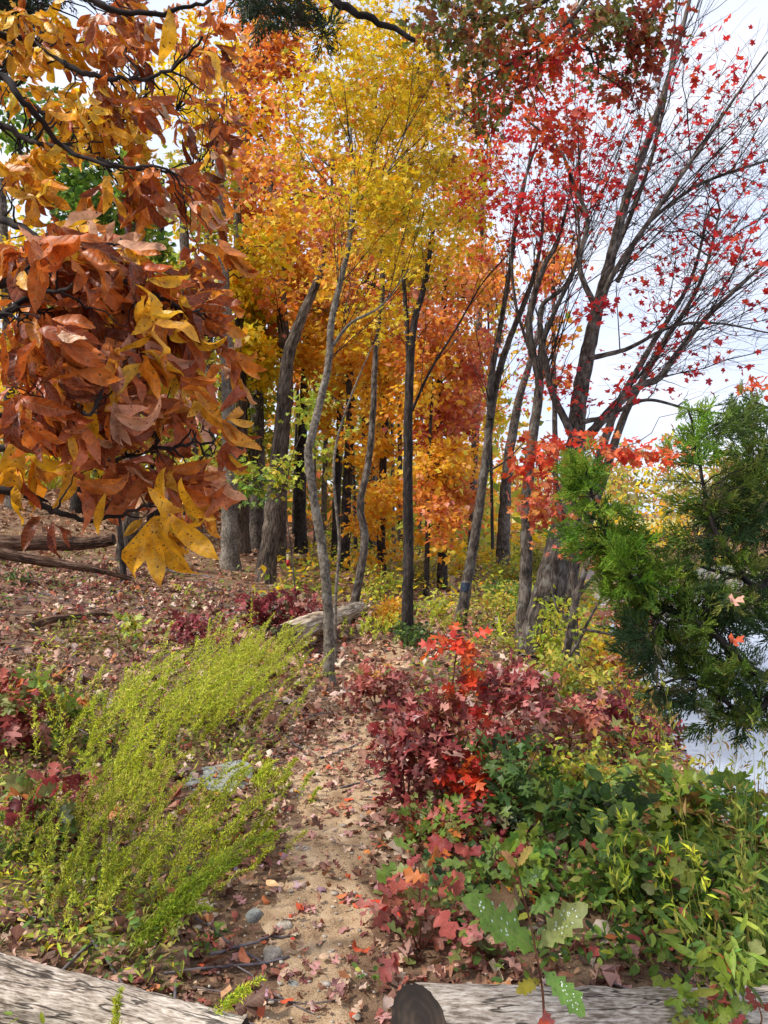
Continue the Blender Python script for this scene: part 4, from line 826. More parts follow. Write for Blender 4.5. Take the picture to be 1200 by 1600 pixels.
# thin understory trunks in the woods: each a tree of its own
TH = [(265, 822, 25, .07, 'pale thin trunk far up the slope left of the pale straight tree'), (288, 826, 27, .09, 'grey thin trunk far up the slope, second left of the pale straight tree'), (385, 838, 24, .08, 'thin grey trunk just right of the pale straight tree'), (397, 835, 28, .12, 'thicker far trunk between the pale straight and furrowed trees'), (458, 842, 26, .06, 'thin far trunk right of the shaggy brown trunk'), (492, 846, 24, .05, 'very thin dark stem behind the curved pale maple'), (505, 842, 29, .11, 'far dark trunk just right of the curved pale maple'), (556, 860, 23, .06, 'thin far stem behind the sinuous maple'), (585, 866, 24, .09, 'far dark trunk at the left edge of the golden maple'), (615, 872, 22, .06, 'thin dark stem in front of the golden maple'), (625, 870, 28, .1, 'far dark trunk just left of the black trunked maple'), (655, 868, 26, .07, 'thin dark trunk just right of the black trunked maple'), (706, 868, 24, .05, 'slender sapling trunk by the pale clearing'), (770, 872, 26, .06, 'thin far stem right of the blazed maple'), (870, 880, 20, .08, 'thin far trunk behind the leaning maple clump'), (340, 812, 33, .15, 'dim far trunk left of the pale straight tree, high on the slope'), (215, 800, 28, .12, 'dim trunk on the upper slope above the fallen trunks'), (150, 795, 30, .14, 'dim trunk on the slope near the left edge above the grey fallen trunk')]
for i, (px, py, d, r, lb) in enumerate(TH):
    q_ = float(R.uniform(-14, 14)); top = float(R.uniform(330, 520)); pal = ['amber', 'gold', 'orange', 'ygreen'][i % 4] if px > 420 else ['ygreen', 'lime', 'gold'][i % 3]
    wood(lb, [(px, 810), (px + q_ * .4, 700), (px + q_ * .8, 580), (px + q_, top)], d, [r, r * .85, r * .6], [B(px + q_, top, d, 35, 60, 1.5, pal), B(px + q_ * .7, top + 150, d, 30, 60, 1.4, pal, .8)], leaves=750, n=(6, 24, 90), bark='barkdark' if i % 3 == 1 else 'bark', size=.17, flare=1.1, sides=7)
s0, d = S([(193, 915), (192, 880), (188, 840), (183, 790), (176, 740)], None, [.045, .04, .03])
plant('snag', 'thin bare dark stem standing on the leaf litter near the lower fallen trunk', 'tree', [s0], [B(180, 740, d, 20, 30, .3, 'ygreen')], tm='quad', size=.06, n=(5, 10, 20), leaves=20, bark='barkdark', rest='foliage')
# far woods: one mass of foliage on the slope and across the lake
def mass(name, n, f, size, pals, tm='quad'):
    pos = f(n); pos = pos[pos[:, 2] > terr(pos[:, 0], pos[:, 1])]; n = len(pos)
    c = np.zeros((n, 3)); cell = (np.floor(pos[:, 0] / 5.).astype(int) * 7 + np.floor(pos[:, 1] / 7.).astype(int) * 3 + np.floor(pos[:, 2] / 4.).astype(int)) % len(pals)
    sw = R.random(n) < .25; cell[sw] = R.integers(0, len(pals), sw.sum())
    for i, p_ in enumerate(pals):
        k = cell == i
        if k.any(): c[k] = pick(p_, int(k.sum()))
    dr = nrm(R.normal(size=(n, 3)) + [0, 0, -.3]); up = nrm(np.array([0, -.4, .9]) + R.normal(0, .5, (n, 3)))
    put(name, leaf_mesh(name, tm, pos, frames(dr, up), size * np.clip(R.normal(1, .25, n), .5, 1.6), c, 'farleaf', np.zeros(3)), kind='stuff')
def fl(n):
    m_ = 420; Y = R.uniform(27, 52, m_); X = R.uniform(-.62, .16, m_) * Y; b_ = terr(X, Y); h = R.uniform(3, 17, m_)
    k = R.integers(0, m_, n); z = b_[k] + .3 + h[k] * R.random(n) ** 1.3; return np.stack([X[k] + R.normal(0, 1.1, n), Y[k] + R.normal(0, 1.1, n), z], 1)
mass('distant_woods', 26000, fl, .42, ['ygreen', 'gold', 'orange', 'lime', 'amber', 'khaki'])
def fr_(n):
    m_ = 260; X = R.uniform(2, 150, m_); Y = R.uniform(96, 150, m_); b_ = terr(X, Y); h = R.uniform(5, 13, m_) * np.where(X < 30, .8, 1.)
    k = R.integers(0, m_, n); z = b_[k] + h[k] * R.random(n) ** .8; w = 2.4 * np.sin(np.pi * np.clip((z - b_[k]) / h[k], .05, .95))
    return np.stack([X[k] + R.normal(0, 1, n) * w, Y[k] + R.normal(0, 1, n) * w, z], 1)
mass('distant_woods_across_lake', 22000, fr_, .95, ['farmix', 'farmix', 'khaki', 'ygreen', 'farmix', 'gold'])
def fs_(n):
    m_ = 200; t = R.random(m_); X = 6 + 44 * t; Y = 30 + .18 * X + R.uniform(1, 9, m_); b_ = terr(X, Y); h = R.uniform(.4, 2.2, m_)
    k = R.integers(0, m_, n); return np.stack([X[k] + R.normal(0, .6, n), Y[k] + R.normal(0, .6, n), b_[k] + h[k] * R.random(n)], 1)
mass('far_shore_scrub', 12000, fs_, .28, ['khaki', 'farmix', 'ygreen', 'salmon', 'gold'])

# ================================================================== HICKORY WITH LARGE DROOPING LEAVES (left, close)
def hickory():
    rng = np.random.default_rng(55)
    base = np.array([-2.6, 2.9, float(terr(-2.6, 2.9))])
    root = thing('hickory_tree', 'near tree at the left edge with large drooping rust and yellow leaves', 'tree', base)
    tr, rr = smooth_poly([base - [0, 0, .1], base + [.02, 0, 1.0], base + [.0, -.1, 2.0], base + [.1, -.1, 3.2]], [.11, .095, .08, .05], 30)
    V, F, T = tubes(tr, rr, 12, rough=.03); put('trunk', mesh('trunk', V - base, F, M['bark'], tcv=T), root)
    limbs = [
        [(-420, 330, .6), (-200, 160, .3), (-30, 60), (60, 72), (120, 110), (175, 122), (250, 118), (318, 60)],
        [(-420, 380, .6), (-160, 200, .2), (-20, 120), (40, 160), (95, 225), (165, 258), (262, 262)],
        [(-400, 420, .6), (-150, 250, .2), (-30, 190), (50, 222), (120, 232), (190, 262), (300, 268)],
        [(-400, 330, .6), (-120, 120, .3), (0, 135), (60, 172), (150, 190), (230, 178), (272, 172)],
        [(-400, 560, .6), (-160, 470, .2), (0, 445), (50, 430), (110, 402), (180, 380)],
        [(-400, 600, .5), (-150, 520, .1), (-20, 500), (40, 470), (115, 445)],
        [(-400, 640, .5), (-160, 640, .1), (-10, 650), (50, 660), (110, 655), (150, 642)],
        [(-400, 700, .5), (-160, 590, .1), (0, 560), (60, 590), (150, 560), (210, 530)],
        [(-400, 760, .5), (-140, 740, .1), (0, 765), (45, 775), (90, 800), (150, 812), (235, 790)],
        [(-400, 740, .5), (-150, 700, .2), (0, 700), (70, 690), (140, 720), (260, 700), (330, 690)],
        [(-380, 560, .4), (-100, 540, .2), (60, 560, .2), (180, 540, .2), (280, 560, .1), (340, 540)],
        [(-380, 100, .5), (-100, -20, .2), (60, -30), (200, 20), (300, 10), (360, -20)],
        [(-380, 300, .5), (-60, 330, .2), (60, 370, .1), (180, 430), (260, 470), (310, 490)],
    ]
    SPs, STs, SRs = [], [], []
    for i, l_ in enumerate(limbs):
        d = [2.2, 2.05, 2.3, 2.5, 1.75, 1.6, 1.7, 2.0, 1.8, 2.1, 2.5, 2.2, 1.9][i]
        pts = [P(a[0], a[1], d + (a[2] if len(a) > 2 else 0) + rng.normal(0, .04)) for a in l_]
        j = int(np.argmin(np.abs(tr[:, 2] - pts[0][2] + .3))); pts = [tr[j]] + pts
        p, r = smooth_poly(pts, np.linspace(.016, .0035, len(pts)), len(pts) * 7)
        p = p + rng.normal(0, .003, p.shape)
        V, F, T = tubes(p, r, 7, rough=.06); put('limb', mesh('limb', V - base, F, M['twig'], tcv=T), root)
        k = scr(p)[0] > -90; SPs.append(p[k]); STs.append(nrm(np.gradient(p, axis=0))[k]); SRs.append(r[k])
    SP, ST, SR = np.vstack(SPs), np.vstack(STs), np.concatenate(SRs)
    #          x    y    d    rx  ry  palette weight
    bl = [(60, 60, 2.3, 90, 60, 'hick_y', 1), (180, 50, 2.3, 80, 60, 'rust', 1.2), (300, 90, 2.3, 60, 70, 'rust', 1.1), (320, 200, 2.3, 50, 60, 'rust', 1), (110, 190, 2.2, 90, 60, 'hick_y', 1.1), (40, 250, 2.3, 60, 60, 'hick_y', .8),
          (220, 290, 2.2, 80, 50, 'rust', 1), (180, 200, 2.3, 60, 40, 'hick_y', .7), (320, 300, 2.2, 60, 50, 'rust', .9), (20, 310, 1.9, 40, 30, 'hick_y', .5), (70, 400, 1.7, 90, 60, 'rust', 1.5), (170, 420, 1.8, 80, 50, 'rust', 1.2), (270, 480, 1.9, 70, 60, 'rust', 1.4), (60, 510, 1.65, 80, 60, 'rust', 1.3),
          (150, 530, 1.75, 80, 60, 'hick_p', 1.2), (240, 560, 1.9, 80, 50, 'hick_y', .7), (40, 620, 1.65, 60, 60, 'rust', 1), (140, 640, 1.8, 80, 60, 'hick_p', 1.2), (270, 620, 2., 70, 50, 'hick_p', .9), (320, 680, 2.1, 40, 50, 'hick_p', 1.), (230, 720, 1.95, 80, 40, 'hick_p', 1.),
          (20, 700, 1.6, 30, 50, 'hick_y', .5), (110, 750, 1.9, 90, 30, 'hick_p', .5), (300, 770, 2.1, 40, 50, 'hick_p', .8), (240, 820, 1.9, 36, 36, 'hick_y', .5), (120, 810, 1.9, 60, 20, 'rust', .25), (310, 390, 2., 30, 40, 'rust', .5), (340, 560, 2., 20, 50, 'rust', .5), (200, 140, 2.2, 90, 50, 'rust', .6), (15, 130, 2.3, 40, 70, 'hick_y', .5)]
    W = np.array([b_[6] * b_[3] * b_[4] for b_ in bl]); W = W / W.sum(); nt = 370
    bi = rng.choice(len(bl), nt, p=W); tg = []
    for i in bi:
        x, y, d, rx, ry = bl[i][:5]; v = nrm(rng.normal(size=3)) * rng.random() ** .45; tg.append(P(x + v[0] * rx * .8, y + v[1] * ry * .85 - 14, d + .12 + v[2] * .28))
    tg = np.array(tg)
    p3, r3, _ = connect(SP, ST, SR, tg, 8, .010, .0022, .05, .4, -.1, rng, .7)
    V, F, T = tubes(p3, r3, 5); put('twigs', mesh('twigs', V - base, F, M['twig'], tcv=T), root, kind='stuff')
    pos, dr, fam = [], [], []
    for i in range(nt):
        tip = p3[i, -1]; td = nrm(p3[i, -1] - p3[i, -3]); a = rng.uniform(0, 6.28); m_ = rng.integers(5, 8)
        ax = nrm(td * .35 + np.array([.45, -.15, -.75]) + rng.normal(0, .35, 3))
        s1 = nrm(np.cross(ax, rng.normal(size=3))); 
        for j in range(m_):
            f = j / (m_ - 1); ang = (f - .5) * 2.3; q = tip + ax * .05 * (1 - abs(f - .5)) + rng.normal(0, .012, 3)
            pos.append(q); dr.append(nrm(ax * math.cos(ang) + s1 * math.sin(ang) + np.array([.1, 0, -.25]) + rng.normal(0, .18, 3))); fam.append(i)
    # a few hand placed yellow leaves that show singly
    hand = [((245, 805), (-45, 88), .19), ((240, 815), (-8, 80), .15), ((243, 812), (18, 85), .17), ((262, 800), (45, 62), .16), ((285, 745), (-6, 62), .13), ((262, 730), (-35, 45), .13), ((165, 770), (-8, 50), .10), ((262, 10), (6, 55), .12), ((20, 670), (4, 105), .19), ((305, 75), (48, 22), .12), ((60, 575), (60, 40), .18), ((135, 620), (10, 50), .14), ((230, 760), (40, 40), .14)]
    for (x, y), (dx, dy), s_ in hand:
        d = 1.75; pos.append(P(x, y, d)); dr.append(nrm(np.array([dx, 8., -dy]))); fam.append(nt)
    pos, dr, fam = np.array(pos), np.array(dr), np.array(fam); n = len(pos); nh = len(hand)
    up = nrm(np.array([.1, -.75, .65]) + rng.normal(0, .5, (n, 3))); up[-nh:] = nrm(np.array([0, -1, .35]) + rng.normal(0, .2, (nh, 3)))
    sz = .092 * np.clip(rng.normal(1, .2, n), .6, 1.45); sz = sz * (.78 + .3 * sstep(scr(pos)[1], 200, 420)); sz[-nh:] = [h[2] for h in hand]
    col = np.zeros((n, 3)); fb = np.append(bi, 0)[fam]
    for i, b_ in enumerate(bl):
        k = np.nonzero(fb == i)[0]
        if len(k): col[k] = pick(b_[5], len(k), fam[k], rng, .6)
    col[-nh:] = pick('hick_y', nh, None, rng); col[-nh:] = lin((234, 172, 34)) * rng.normal(1, .08, (nh, 1))
    Fr = frames(dr, up)
    put_leaves(root, base, 'hick', pos, Fr, sz, col, 300, mat='hick', name='leaf', rest='foliage')
    print('hickory leaves', n)
hickory()

# ================================================================== CEDAR (right, close) AND OVERHEAD LIMBS
def cedar(label, base, trunk, limbs, bl, nt, ns, size, name='cedar_tree', bark='barkdark', seed=3, pen=.4, leafmix=None):
    rng = np.random.default_rng(seed); base = np.array(base, float)
    root = thing(name, label, 'tree', base)
    tr, rr = smooth_poly(trunk[0], trunk[1], 40); V, F, T = tubes(tr, rr, 12, rough=.04); put('trunk', mesh('trunk', V - base, F, M[bark], tcv=T), root)
    SP, ST, SR = [tr[20:]], [nrm(np.gradient(tr, axis=0))[20:]], [rr[20:]]
    for pts, r in limbs:
        j = int(np.argmin(np.linalg.norm(tr - (np.array(pts[0]) - [0, 0, .3]), axis=1))); pts = [tr[j]] + list(pts)
        p, q = smooth_poly(pts, np.linspace(r, r * .22, len(pts)), len(pts) * 7); p = p + rng.normal(0, r * .12, p.shape)
        V, F, T = tubes(p, q, 7, rough=.06); put('limb', mesh('limb', V - base, F, M[bark], tcv=T), root); SP.append(p); ST.append(nrm(np.gradient(p, axis=0))); SR.append(q)
    SP, ST, SR = np.vstack(SP), np.vstack(ST), np.concatenate(SR)
    W = np.array([b_[6] * b_[3] * b_[4] for b_ in bl], float); W /= W.sum()
    def samp(m, f=1.):
        bi = rng.choice(len(bl), m, p=W); v = nrm(rng.normal(size=(m, 3))) * rng.random((m, 1)) ** .42 * f
        return np.array([P(bl[i][0] + v[k, 0] * bl[i][3], bl[i][1] + v[k, 1] * bl[i][4], bl[i][2] + v[k, 2] * bl[i][5]) for k, i in enumerate(bi)]), bi
    t1, _ = samp(max(8, nt // 12), .7); p1, r1, _ = connect(SP, ST, SR, t1, 9, .012, .004, .03, pen, .2, rng); s = skel(p1, r1)
    SP, ST, SR = np.vstack([SP, s[0]]), np.vstack([ST, s[1]]), np.concatenate([SR, s[2]])
    t2, b2 = samp(nt); p2, r2, _ = connect(SP, ST, SR, t2, 7, .010, .002, .03, pen, .2, rng)
    V, F, T = join([tubes(p1, r1, 6), tubes(p2, r2, 4)]); put('twigs', mesh('twigs', V - base, F, M['twig'], tcv=T), root, kind='stuff')
    i = rng.integers(0, nt, ns); t = rng.uniform(.15, 1, ns) * 6; j = np.minimum(t.astype(int), 5); f = (t - j)[:, None]
    pos = p2[i, j] * (1 - f) + p2[i, j + 1] * f; tang = nrm(p2[i, j + 1] - p2[i, j])
    dr = nrm(tang * 1.0 + rng.normal(0, .55, (ns, 3)) + np.array([-.12, -.05, .12])); Fr = frames(dr, nrm(rng.normal(size=(ns, 3))))
    col = np.zeros((ns, 3)); bb = b2[i]
    for k_, b_ in enumerate(bl):
        k = np.nonzero(bb == k_)[0]
        if len(k): col[k] = pick(b_[7] if len(b_) > 7 else 'cedar', len(k), i[k], rng, .6)
    put('foliage', leaf_mesh('foliage', 'spray', pos, Fr, size * np.clip(rng.normal(1, .25, ns), .5, 1.6), col, 'needle', base), root, kind='stuff')
    return root
bs = np.array([2.75, 3.9, float(terr(2.75, 3.9))])
cedar('dark green cedar reaching in from the right edge over the water', bs,
      ([bs - [0, 0, .1], bs + [.02, 0, .8], bs + [.05, 0, 1.8], bs + [.0, .1, 3.2]], [.11, .095, .075, .04]),
      [([P(1300, 700, 3.7), P(1200, 910, 3.5), P(1130, 850, 3.4), P(1100, 760, 3.4), P(1075, 640, 3.3)], .022), ([P(1300, 960, 3.6), P(1200, 1055, 3.4), P(1110, 985, 3.3), P(1010, 930, 3.3), P(950, 840, 3.3), P(915, 740, 3.3)], .026),
       ([P(1300, 1000, 3.5), P(1180, 1110, 3.4), P(1080, 1060, 3.3), P(1010, 1080, 3.3)], .018), ([P(1300, 620, 3.9), P(1220, 640, 3.7), P(1160, 620, 3.7)], .016), ([P(1320, 860, 4), P(1180, 900, 3.9), P(1060, 880, 3.8), P(960, 900, 3.8)], .018)],
      [(1090, 690, 3.4, 45, 60, .35, .9, 'cedartip'), (1170, 680, 3.6, 50, 70, .4, 1), (1150, 780, 3.6, 70, 60, .4, 1.1), (1195, 850, 3.6, 40, 60, .4, .8, 'cedardk'), (915, 760, 3.3, 36, 60, .25, .9, 'cedartip'), (960, 830, 3.3, 55, 50, .3, 1.1, 'cedartip'), (985, 900, 3.3, 65, 55, .3, 1.2, 'cedartip'),
       (1040, 870, 3.4, 50, 40, .3, .7), (1060, 960, 3.4, 90, 60, .35, 1.3), (1150, 950, 3.5, 60, 60, .4, .8, 'cedardk'), (1010, 1010, 3.3, 60, 50, .3, .8, 'cedardk'), (1110, 1050, 3.4, 80, 50, .35, 1.1), (1180, 1030, 3.5, 40, 70, .4, .8, 'cedardk'), (1060, 1100, 3.3, 60, 30, .3, .6, 'cedardk'), (1150, 1120, 3.4, 60, 36, .3, .9, 'cedar'), (895, 880, 3.4, 25, 40, .25, .3, 'cedartip'), (1125, 830, 3.5, 60, 50, .4, .9, 'cedardk'), (1060, 790, 3.5, 40, 60, .3, .25, 'cedar'), (1180, 760, 3.6, 50, 80, .4, .9, 'cedar'), (1190, 930, 3.5, 40, 70, .4, .9, 'cedar'), (1100, 900, 3.4, 80, 50, .35, .5, 'cedar'), (1190, 1110, 3.4, 40, 50, .3, .7, 'cedar'), (890, 830, 3.3, 26, 50, .25, .5, 'cedartip')],
      560, 3500, .088, seed=5)
# two dead oak leaves caught on the cedar
for (x, y), c, lb in (((1135, 935), (206, 150, 130), 'curled pale pink dead oak leaf caught on the cedar'), ((1135, 998), (176, 70, 34), 'rust orange dead leaf caught low on the cedar')):
    p_ = P(x, y, 3.0); o = leaf_part('caught_leaf', None, 'dryoak', p_, frames(np.array([[1, .5, -.5 + R.uniform(-.2, .2)]]), np.array([[.3, -.5, .8]]))[0], .085, lin(c), np.zeros(3), dry=True); tag(o, lb, 'leaf')
# dark limb with needles at the top left
bs = np.array([-4.6, 4.6, float(terr(-4.6, 4.6))])
cedar('tall dark evergreen off to the left, its lowest limbs hanging over the top edge', bs,
      ([bs - [0, 0, .1], bs + [0, 0, 2], bs + [.1, 0, 4], bs + [.1, 0, 5.6]], [.19, .17, .14, .10]),
      [([P(-200, -180, 4.6), P(100, -120, 4.5), P(350, -60, 4.4), P(480, -20, 4.4), P(560, 20, 4.4), P(650, 60, 4.5)], .06), ([P(-200, -100, 4.4), P(-60, 0, 4.2), P(10, 40, 4.2)], .03)],
      [(15, 50, 4.1, 35, 70, .3, 1, 'darkneedle'), (25, 0, 4.1, 50, 40, .3, .8, 'darkneedle'), (210, 0, 4.3, 30, 30, .3, .5, 'darkneedle'), (440, 20, 4.3, 60, 35, .3, .9, 'darkneedle'), (500, 45, 4.3, 22, 40, .25, .5, 'darkneedle'), (400, 0, 4.3, 50, 30, .3, .6, 'darkneedle')],
      110, 520, .11, seed=8, bark='barkdark')
# oak with reddish green leaves over the top of the view
bs_ = np.array([4.9, 6.4, float(terr(4.9, 6.4))]); 
root_st = (np.array([bs_ - [0, 0, .3], bs_ + [.05, 0, 2.5], bs_ + [-.1, 0, 5.0], bs_ + [-.3, 0, 8.0]]), np.array([.26, .22, .18, .1]))
st2 = (np.array([bs_ + [-.1, 0, 4.6], P(1250, -40, 6.5), P(1080, -30, 6.6), P(950, -60, 6.7), P(780, 30, 6.9), P(640, -30, 7.)]), np.array([.10, .08, .06, .05, .03, .015]))
st3 = (np.array([P(950, -60, 6.7), P(900, 20, 6.7), P(830, 80, 6.7), P(740, 130, 6.8)]), np.array([.03, .02, .014, .008]))
plant('oak_tree', 'big oak at the right, its green and russet limb hanging over the view', 'tree', [root_st, st2, st3],
      [B(790, 25, 6.8, 110, 45, .7, 'oaktop', 1.2), B(950, 40, 6.6, 80, 50, .7, 'oaktop', 1.2), B(1010, 60, 6.5, 36, 60, .5, 'rustred', .7), B(690, 60, 6.9, 60, 60, .7, 'oaktop', 1), B(760, 130, 6.8, 60, 60, .6, 'oaktop', .8), B(800, 180, 6.7, 50, 40, .5, 'redor', .7), B(870, 200, 6.7, 50, 50, .5, 'redor', .5), B(720, -10, 6.9, 80, 40, .7, 'oaktop', .8), B(1000, 180, 6.5, 30, 50, .4, 'rustred', .5), B(850, 100, 6.7, 60, 50, .5, 'redor', .6)],
      tm='roak', size=.105, n=(18, 90, 420), leaves=1750, parts=160, bark='barkrough', twig='barkdark', spread=.09, pen=.3, bow=-.1, stem_part='trunk')

# ================================================================== UNDERGROWTH RIGHT OF THE PATH
def shrub(name, label, base, tips, blobs, tm, size, leaves, parts, n=(6, 24, 80), r=.006, cat='shrub', d=None, **k):
    """base pixel on the ground (or (x, y, depth)), tips = pixels of stem tops"""
    if len(base) == 3: d0 = base[2]; X = (base[0] - 600) / FOC * d0; g = np.array([X, d0, float(terr(X, d0))])
    else: g = G(*base); d0 = g[1]
    st = []
    for t in tips:
        e = P(t[0], t[1], d0 + (t[2] if len(t) > 2 else 0)); m1 = g * .66 + e * .34 + [R.normal(0, .02), R.normal(0, .02), .03]; m2 = g * .3 + e * .7 + [R.normal(0, .015), R.normal(0, .015), .02]
        st.append((np.array([g - [0, 0, .02], m1, m2, e]), np.array([r, r * .8, r * .6, r * .35])))
    bl = [(P(x, y, d0 + dd), np.array([rx / FOC * d0, rd, ry / FOC * d0]), pal, w) for x, y, dd, rx, ry, rd, pal, w in blobs]
    return plant(name, label, cat, st, bl, tm=tm, size=size, leaves=leaves, parts=parts, n=n, bark=k.pop('bark', 'stem'), twig=k.pop('twig', 'stem'), stem_part='stem', spread=k.pop('spread', .035), flare=1.1,
                 rk=.006, rmin=.0011, pen=k.pop('pen', .5), bow=k.pop('bow', .15), sides=6, wig=.04, minpx=9, **k)
shrub('oak_sapling', 'tall red oak sapling right of the path, glowing orange red leaves up its leader', (716, 1275), [(718, 990), (668, 1080), (790, 1075), (650, 1180), (780, 1180)],
      [(716, 1005, 0, 16, 22, .06, 'redor', .8), (722, 1060, 0, 34, 26, .12, 'redor', 1.2), (745, 1110, 0, 34, 30, .12, 'redor', 1), (690, 1100, 0, 36, 40, .15, 'mauve', 1.3), (730, 1180, 0, 60, 40, .2, 'redor', 1), (665, 1150, 0, 46, 50, .2, 'mauve', 1.6), (780, 1090, 0, 40, 34, .15, 'mauve', 1.2), (700, 1215, -.05, 50, 36, .2, 'redor', .7), (690, 1245, -.05, 50, 30, .2, 'mixoak', .8), (760, 1240, -.05, 40, 36, .2, 'redor', .8)],
      'roak', .092, 560, 280, n=(14, 50, 150), r=.008)
shrub('oak_sapling', 'pinkish mauve oak sapling leaning over the path edge', (635, 1262), [(625, 1110), (655, 1090), (606, 1190)], [(640, 1130, 0, 30, 34, .14, 'mauve', 1.4), (610, 1170, 0, 26, 30, .12, 'mauve', 1), (650, 1200, 0, 40, 36, .15, 'mauve', 1.3), (615, 1220, 0, 26, 26, .1, 'wine', .8)], 'roak', .085, 210, 120)
shrub('oak_sapling', 'dull pink oak sapling just behind the tall red one', (800, 1200), [(800, 1050), (840, 1060), (770, 1090)], [(810, 1075, 0, 44, 28, .2, 'mauve', 1.5), (840, 1110, 0, 36, 30, .2, 'pinkbr', 1), (780, 1130, 0, 40, 36, .2, 'mauve', 1.2)], 'roak', .095, 230, 90)
shrub('oak_sapling', 'dark green oak sapling nestled below the red leaves', (800, 1290), [(790, 1150), (840, 1170), (770, 1200)], [(800, 1190, 0, 50, 34, .2, 'dkgreen', 1.5), (790, 1250, -.1, 50, 30, .2, 'dkgreen', 1), (850, 1220, 0, 40, 30, .2, 'oakgr', 1)], 'roak', .095, 220, 110)
shrub('oak_sapling', 'salmon pink oak sprout in the middle of the bank', (885, 1195), [(880, 1100), (905, 1120), (865, 1140)], [(885, 1115, 0, 40, 24, .15, 'salmon', 1.5), (915, 1150, 0, 34, 26, .15, 'salmon', 1), (862, 1150, 0, 26, 20, .15, 'mauve', .6)], 'roak', .10, 130, 90)
shrub('oak_sapling', 'wine red oak sapling under the cedar beside the water', (965, 1200), [(965, 1080), (1010, 1110), (930, 1110)], [(960, 1100, 0, 44, 34, .2, 'wine', 1.5), (1015, 1120, 0, 36, 34, .2, 'wine', 1.2), (925, 1130, 0, 36, 30, .2, 'mauve', 1), (975, 1160, 0, 44, 30, .2, 'wine', .8)], 'roak', .095, 260, 100)
shrub('oak_sapling', 'broad yellow green oak sapling by the water on the right', (1040, 1420, 3.6), [(1030, 1230), (1090, 1240), (990, 1260), (1140, 1260)], [(1030, 1240, 0, 60, 30, .25, 'oakgr', 1.5), (1095, 1250, 0, 50, 30, .25, 'oakgr', 1.2), (1070, 1310, 0, 70, 34, .25, 'green', 1.2), (1150, 1290, 0, 40, 36, .2, 'oakgr', .9), (980, 1280, 0, 40, 28, .2, 'dkgreen', .9)], 'roak', .125, 250, 170)
shrub('oak_sapling', 'dark glossy green sapling in the centre of the bank thicket', (900, 1420, 3.4), [(890, 1260), (940, 1240), (960, 1290)], [(905, 1270, 0, 50, 30, .2, 'dkgreen', 1.4), (950, 1250, 0, 40, 30, .2, 'dkgreen', 1.2), (930, 1320, 0, 60, 30, .2, 'green', 1)], 'oval', .085, 230, 120)
shrub('oak_sapling', 'pink and green oak sprout beside the path above the right log', (655, 1500, 2.75), [(655, 1350), (700, 1370), (625, 1400), (690, 1430)], [(655, 1370, 0, 40, 34, .12, 'mixoak', 1.4), (690, 1410, 0, 44, 36, .14, 'mixoak', 1.4), (630, 1430, 0, 34, 40, .12, 'pinkbr', 1.1), (700, 1470, 0, 50, 30, .14, 'mixoak', 1), (640, 1480, 0, 36, 24, .12, 'pinkbr', .8), (745, 1450, 0, 30, 44, .12, 'pinkbr', .8)], 'woak', .085, 150, 140, n=(8, 24, 60), r=.005)
shrub('shrub', 'green leaved oval shrub above the right end of the log', (1060, 1560, 2.9), [(1060, 1380), (1120, 1370), (1000, 1400), (1170, 1400)], [(1040, 1410, 0, 70, 50, .25, 'privet', 1.6), (1130, 1410, 0, 60, 50, .25, 'privet', 1.5), (1080, 1480, 0, 90, 40, .25, 'green', 1.4), (1180, 1460, 0, 40, 60, .2, 'privet', 1)], 'oval', .046, 1300, 200, n=(12, 60, 220), twig='stem')
shrub('shrub', 'thick yellow green small leaved shrub in the middle of the right bank', (940, 1500, 3.05), [(930, 1340), (980, 1330), (880, 1380), (1010, 1360)], [(930, 1370, 0, 60, 40, .25, 'privet', 1.5), (990, 1390, 0, 50, 50, .25, 'privet', 1.4), (870, 1420, 0, 50, 44, .2, 'privet', 1.2), (950, 1450, 0, 70, 40, .2, 'green', 1.3)], 'oval', .042, 1200, 180, n=(12, 60, 220))
shrub('shrub', 'low green shrub hugging the back of the right log', (880, 1560, 2.7), [(860, 1480), (930, 1480), (820, 1500), (980, 1490)], [(850, 1500, 0, 60, 36, .15, 'green', 1.4), (930, 1500, 0, 60, 34, .15, 'privet', 1.4), (780, 1510, 0, 40, 30, .15, 'mixoak', 1), (1000, 1500, 0, 50, 34, .15, 'privet', 1)], 'oval', .040, 900, 120, n=(10, 50, 160))
shrub('shrub', 'green and russet shrub between the red oak sapling and the log', (790, 1440, 3.1), [(780, 1330), (830, 1320), (740, 1350)], [(780, 1350, 0, 50, 34, .2, 'mixoak', 1.4), (830, 1340, 0, 44, 34, .2, 'oakgr', 1.2), (730, 1360, 0, 44, 36, .2, 'dkgreen', 1.1), (790, 1410, 0, 60, 34, .2, 'wine', 1)], 'woak', .085, 300, 170)
shrub('shrub', 'mauve leaved shrub low by the path under the red oak sapling', (650, 1330, 3.6), [(640, 1260), (690, 1260), (720, 1270)], [(640, 1290, 0, 44, 26, .18, 'mixoak', 1.2), (700, 1290, 0, 50, 30, .18, 'mixoak', 1.3), (750, 1290, 0, 40, 26, .18, 'wine', 1)], 'roak', .08, 240, 130)
shrub('shrub', 'tangled lime green shrub halfway down the bank', (900, 1330, 4.3), [(890, 1200), (940, 1190), (850, 1220)], [(890, 1220, 0, 60, 36, .3, 'lime', 1.4), (945, 1200, 0, 50, 34, .3, 'ygreen', 1.2), (850, 1250, 0, 44, 34, .3, 'green', 1.2), (960, 1250, 0, 50, 30, .3, 'khaki', 1)], 'oval', .05, 900, 60, n=(12, 50, 180))
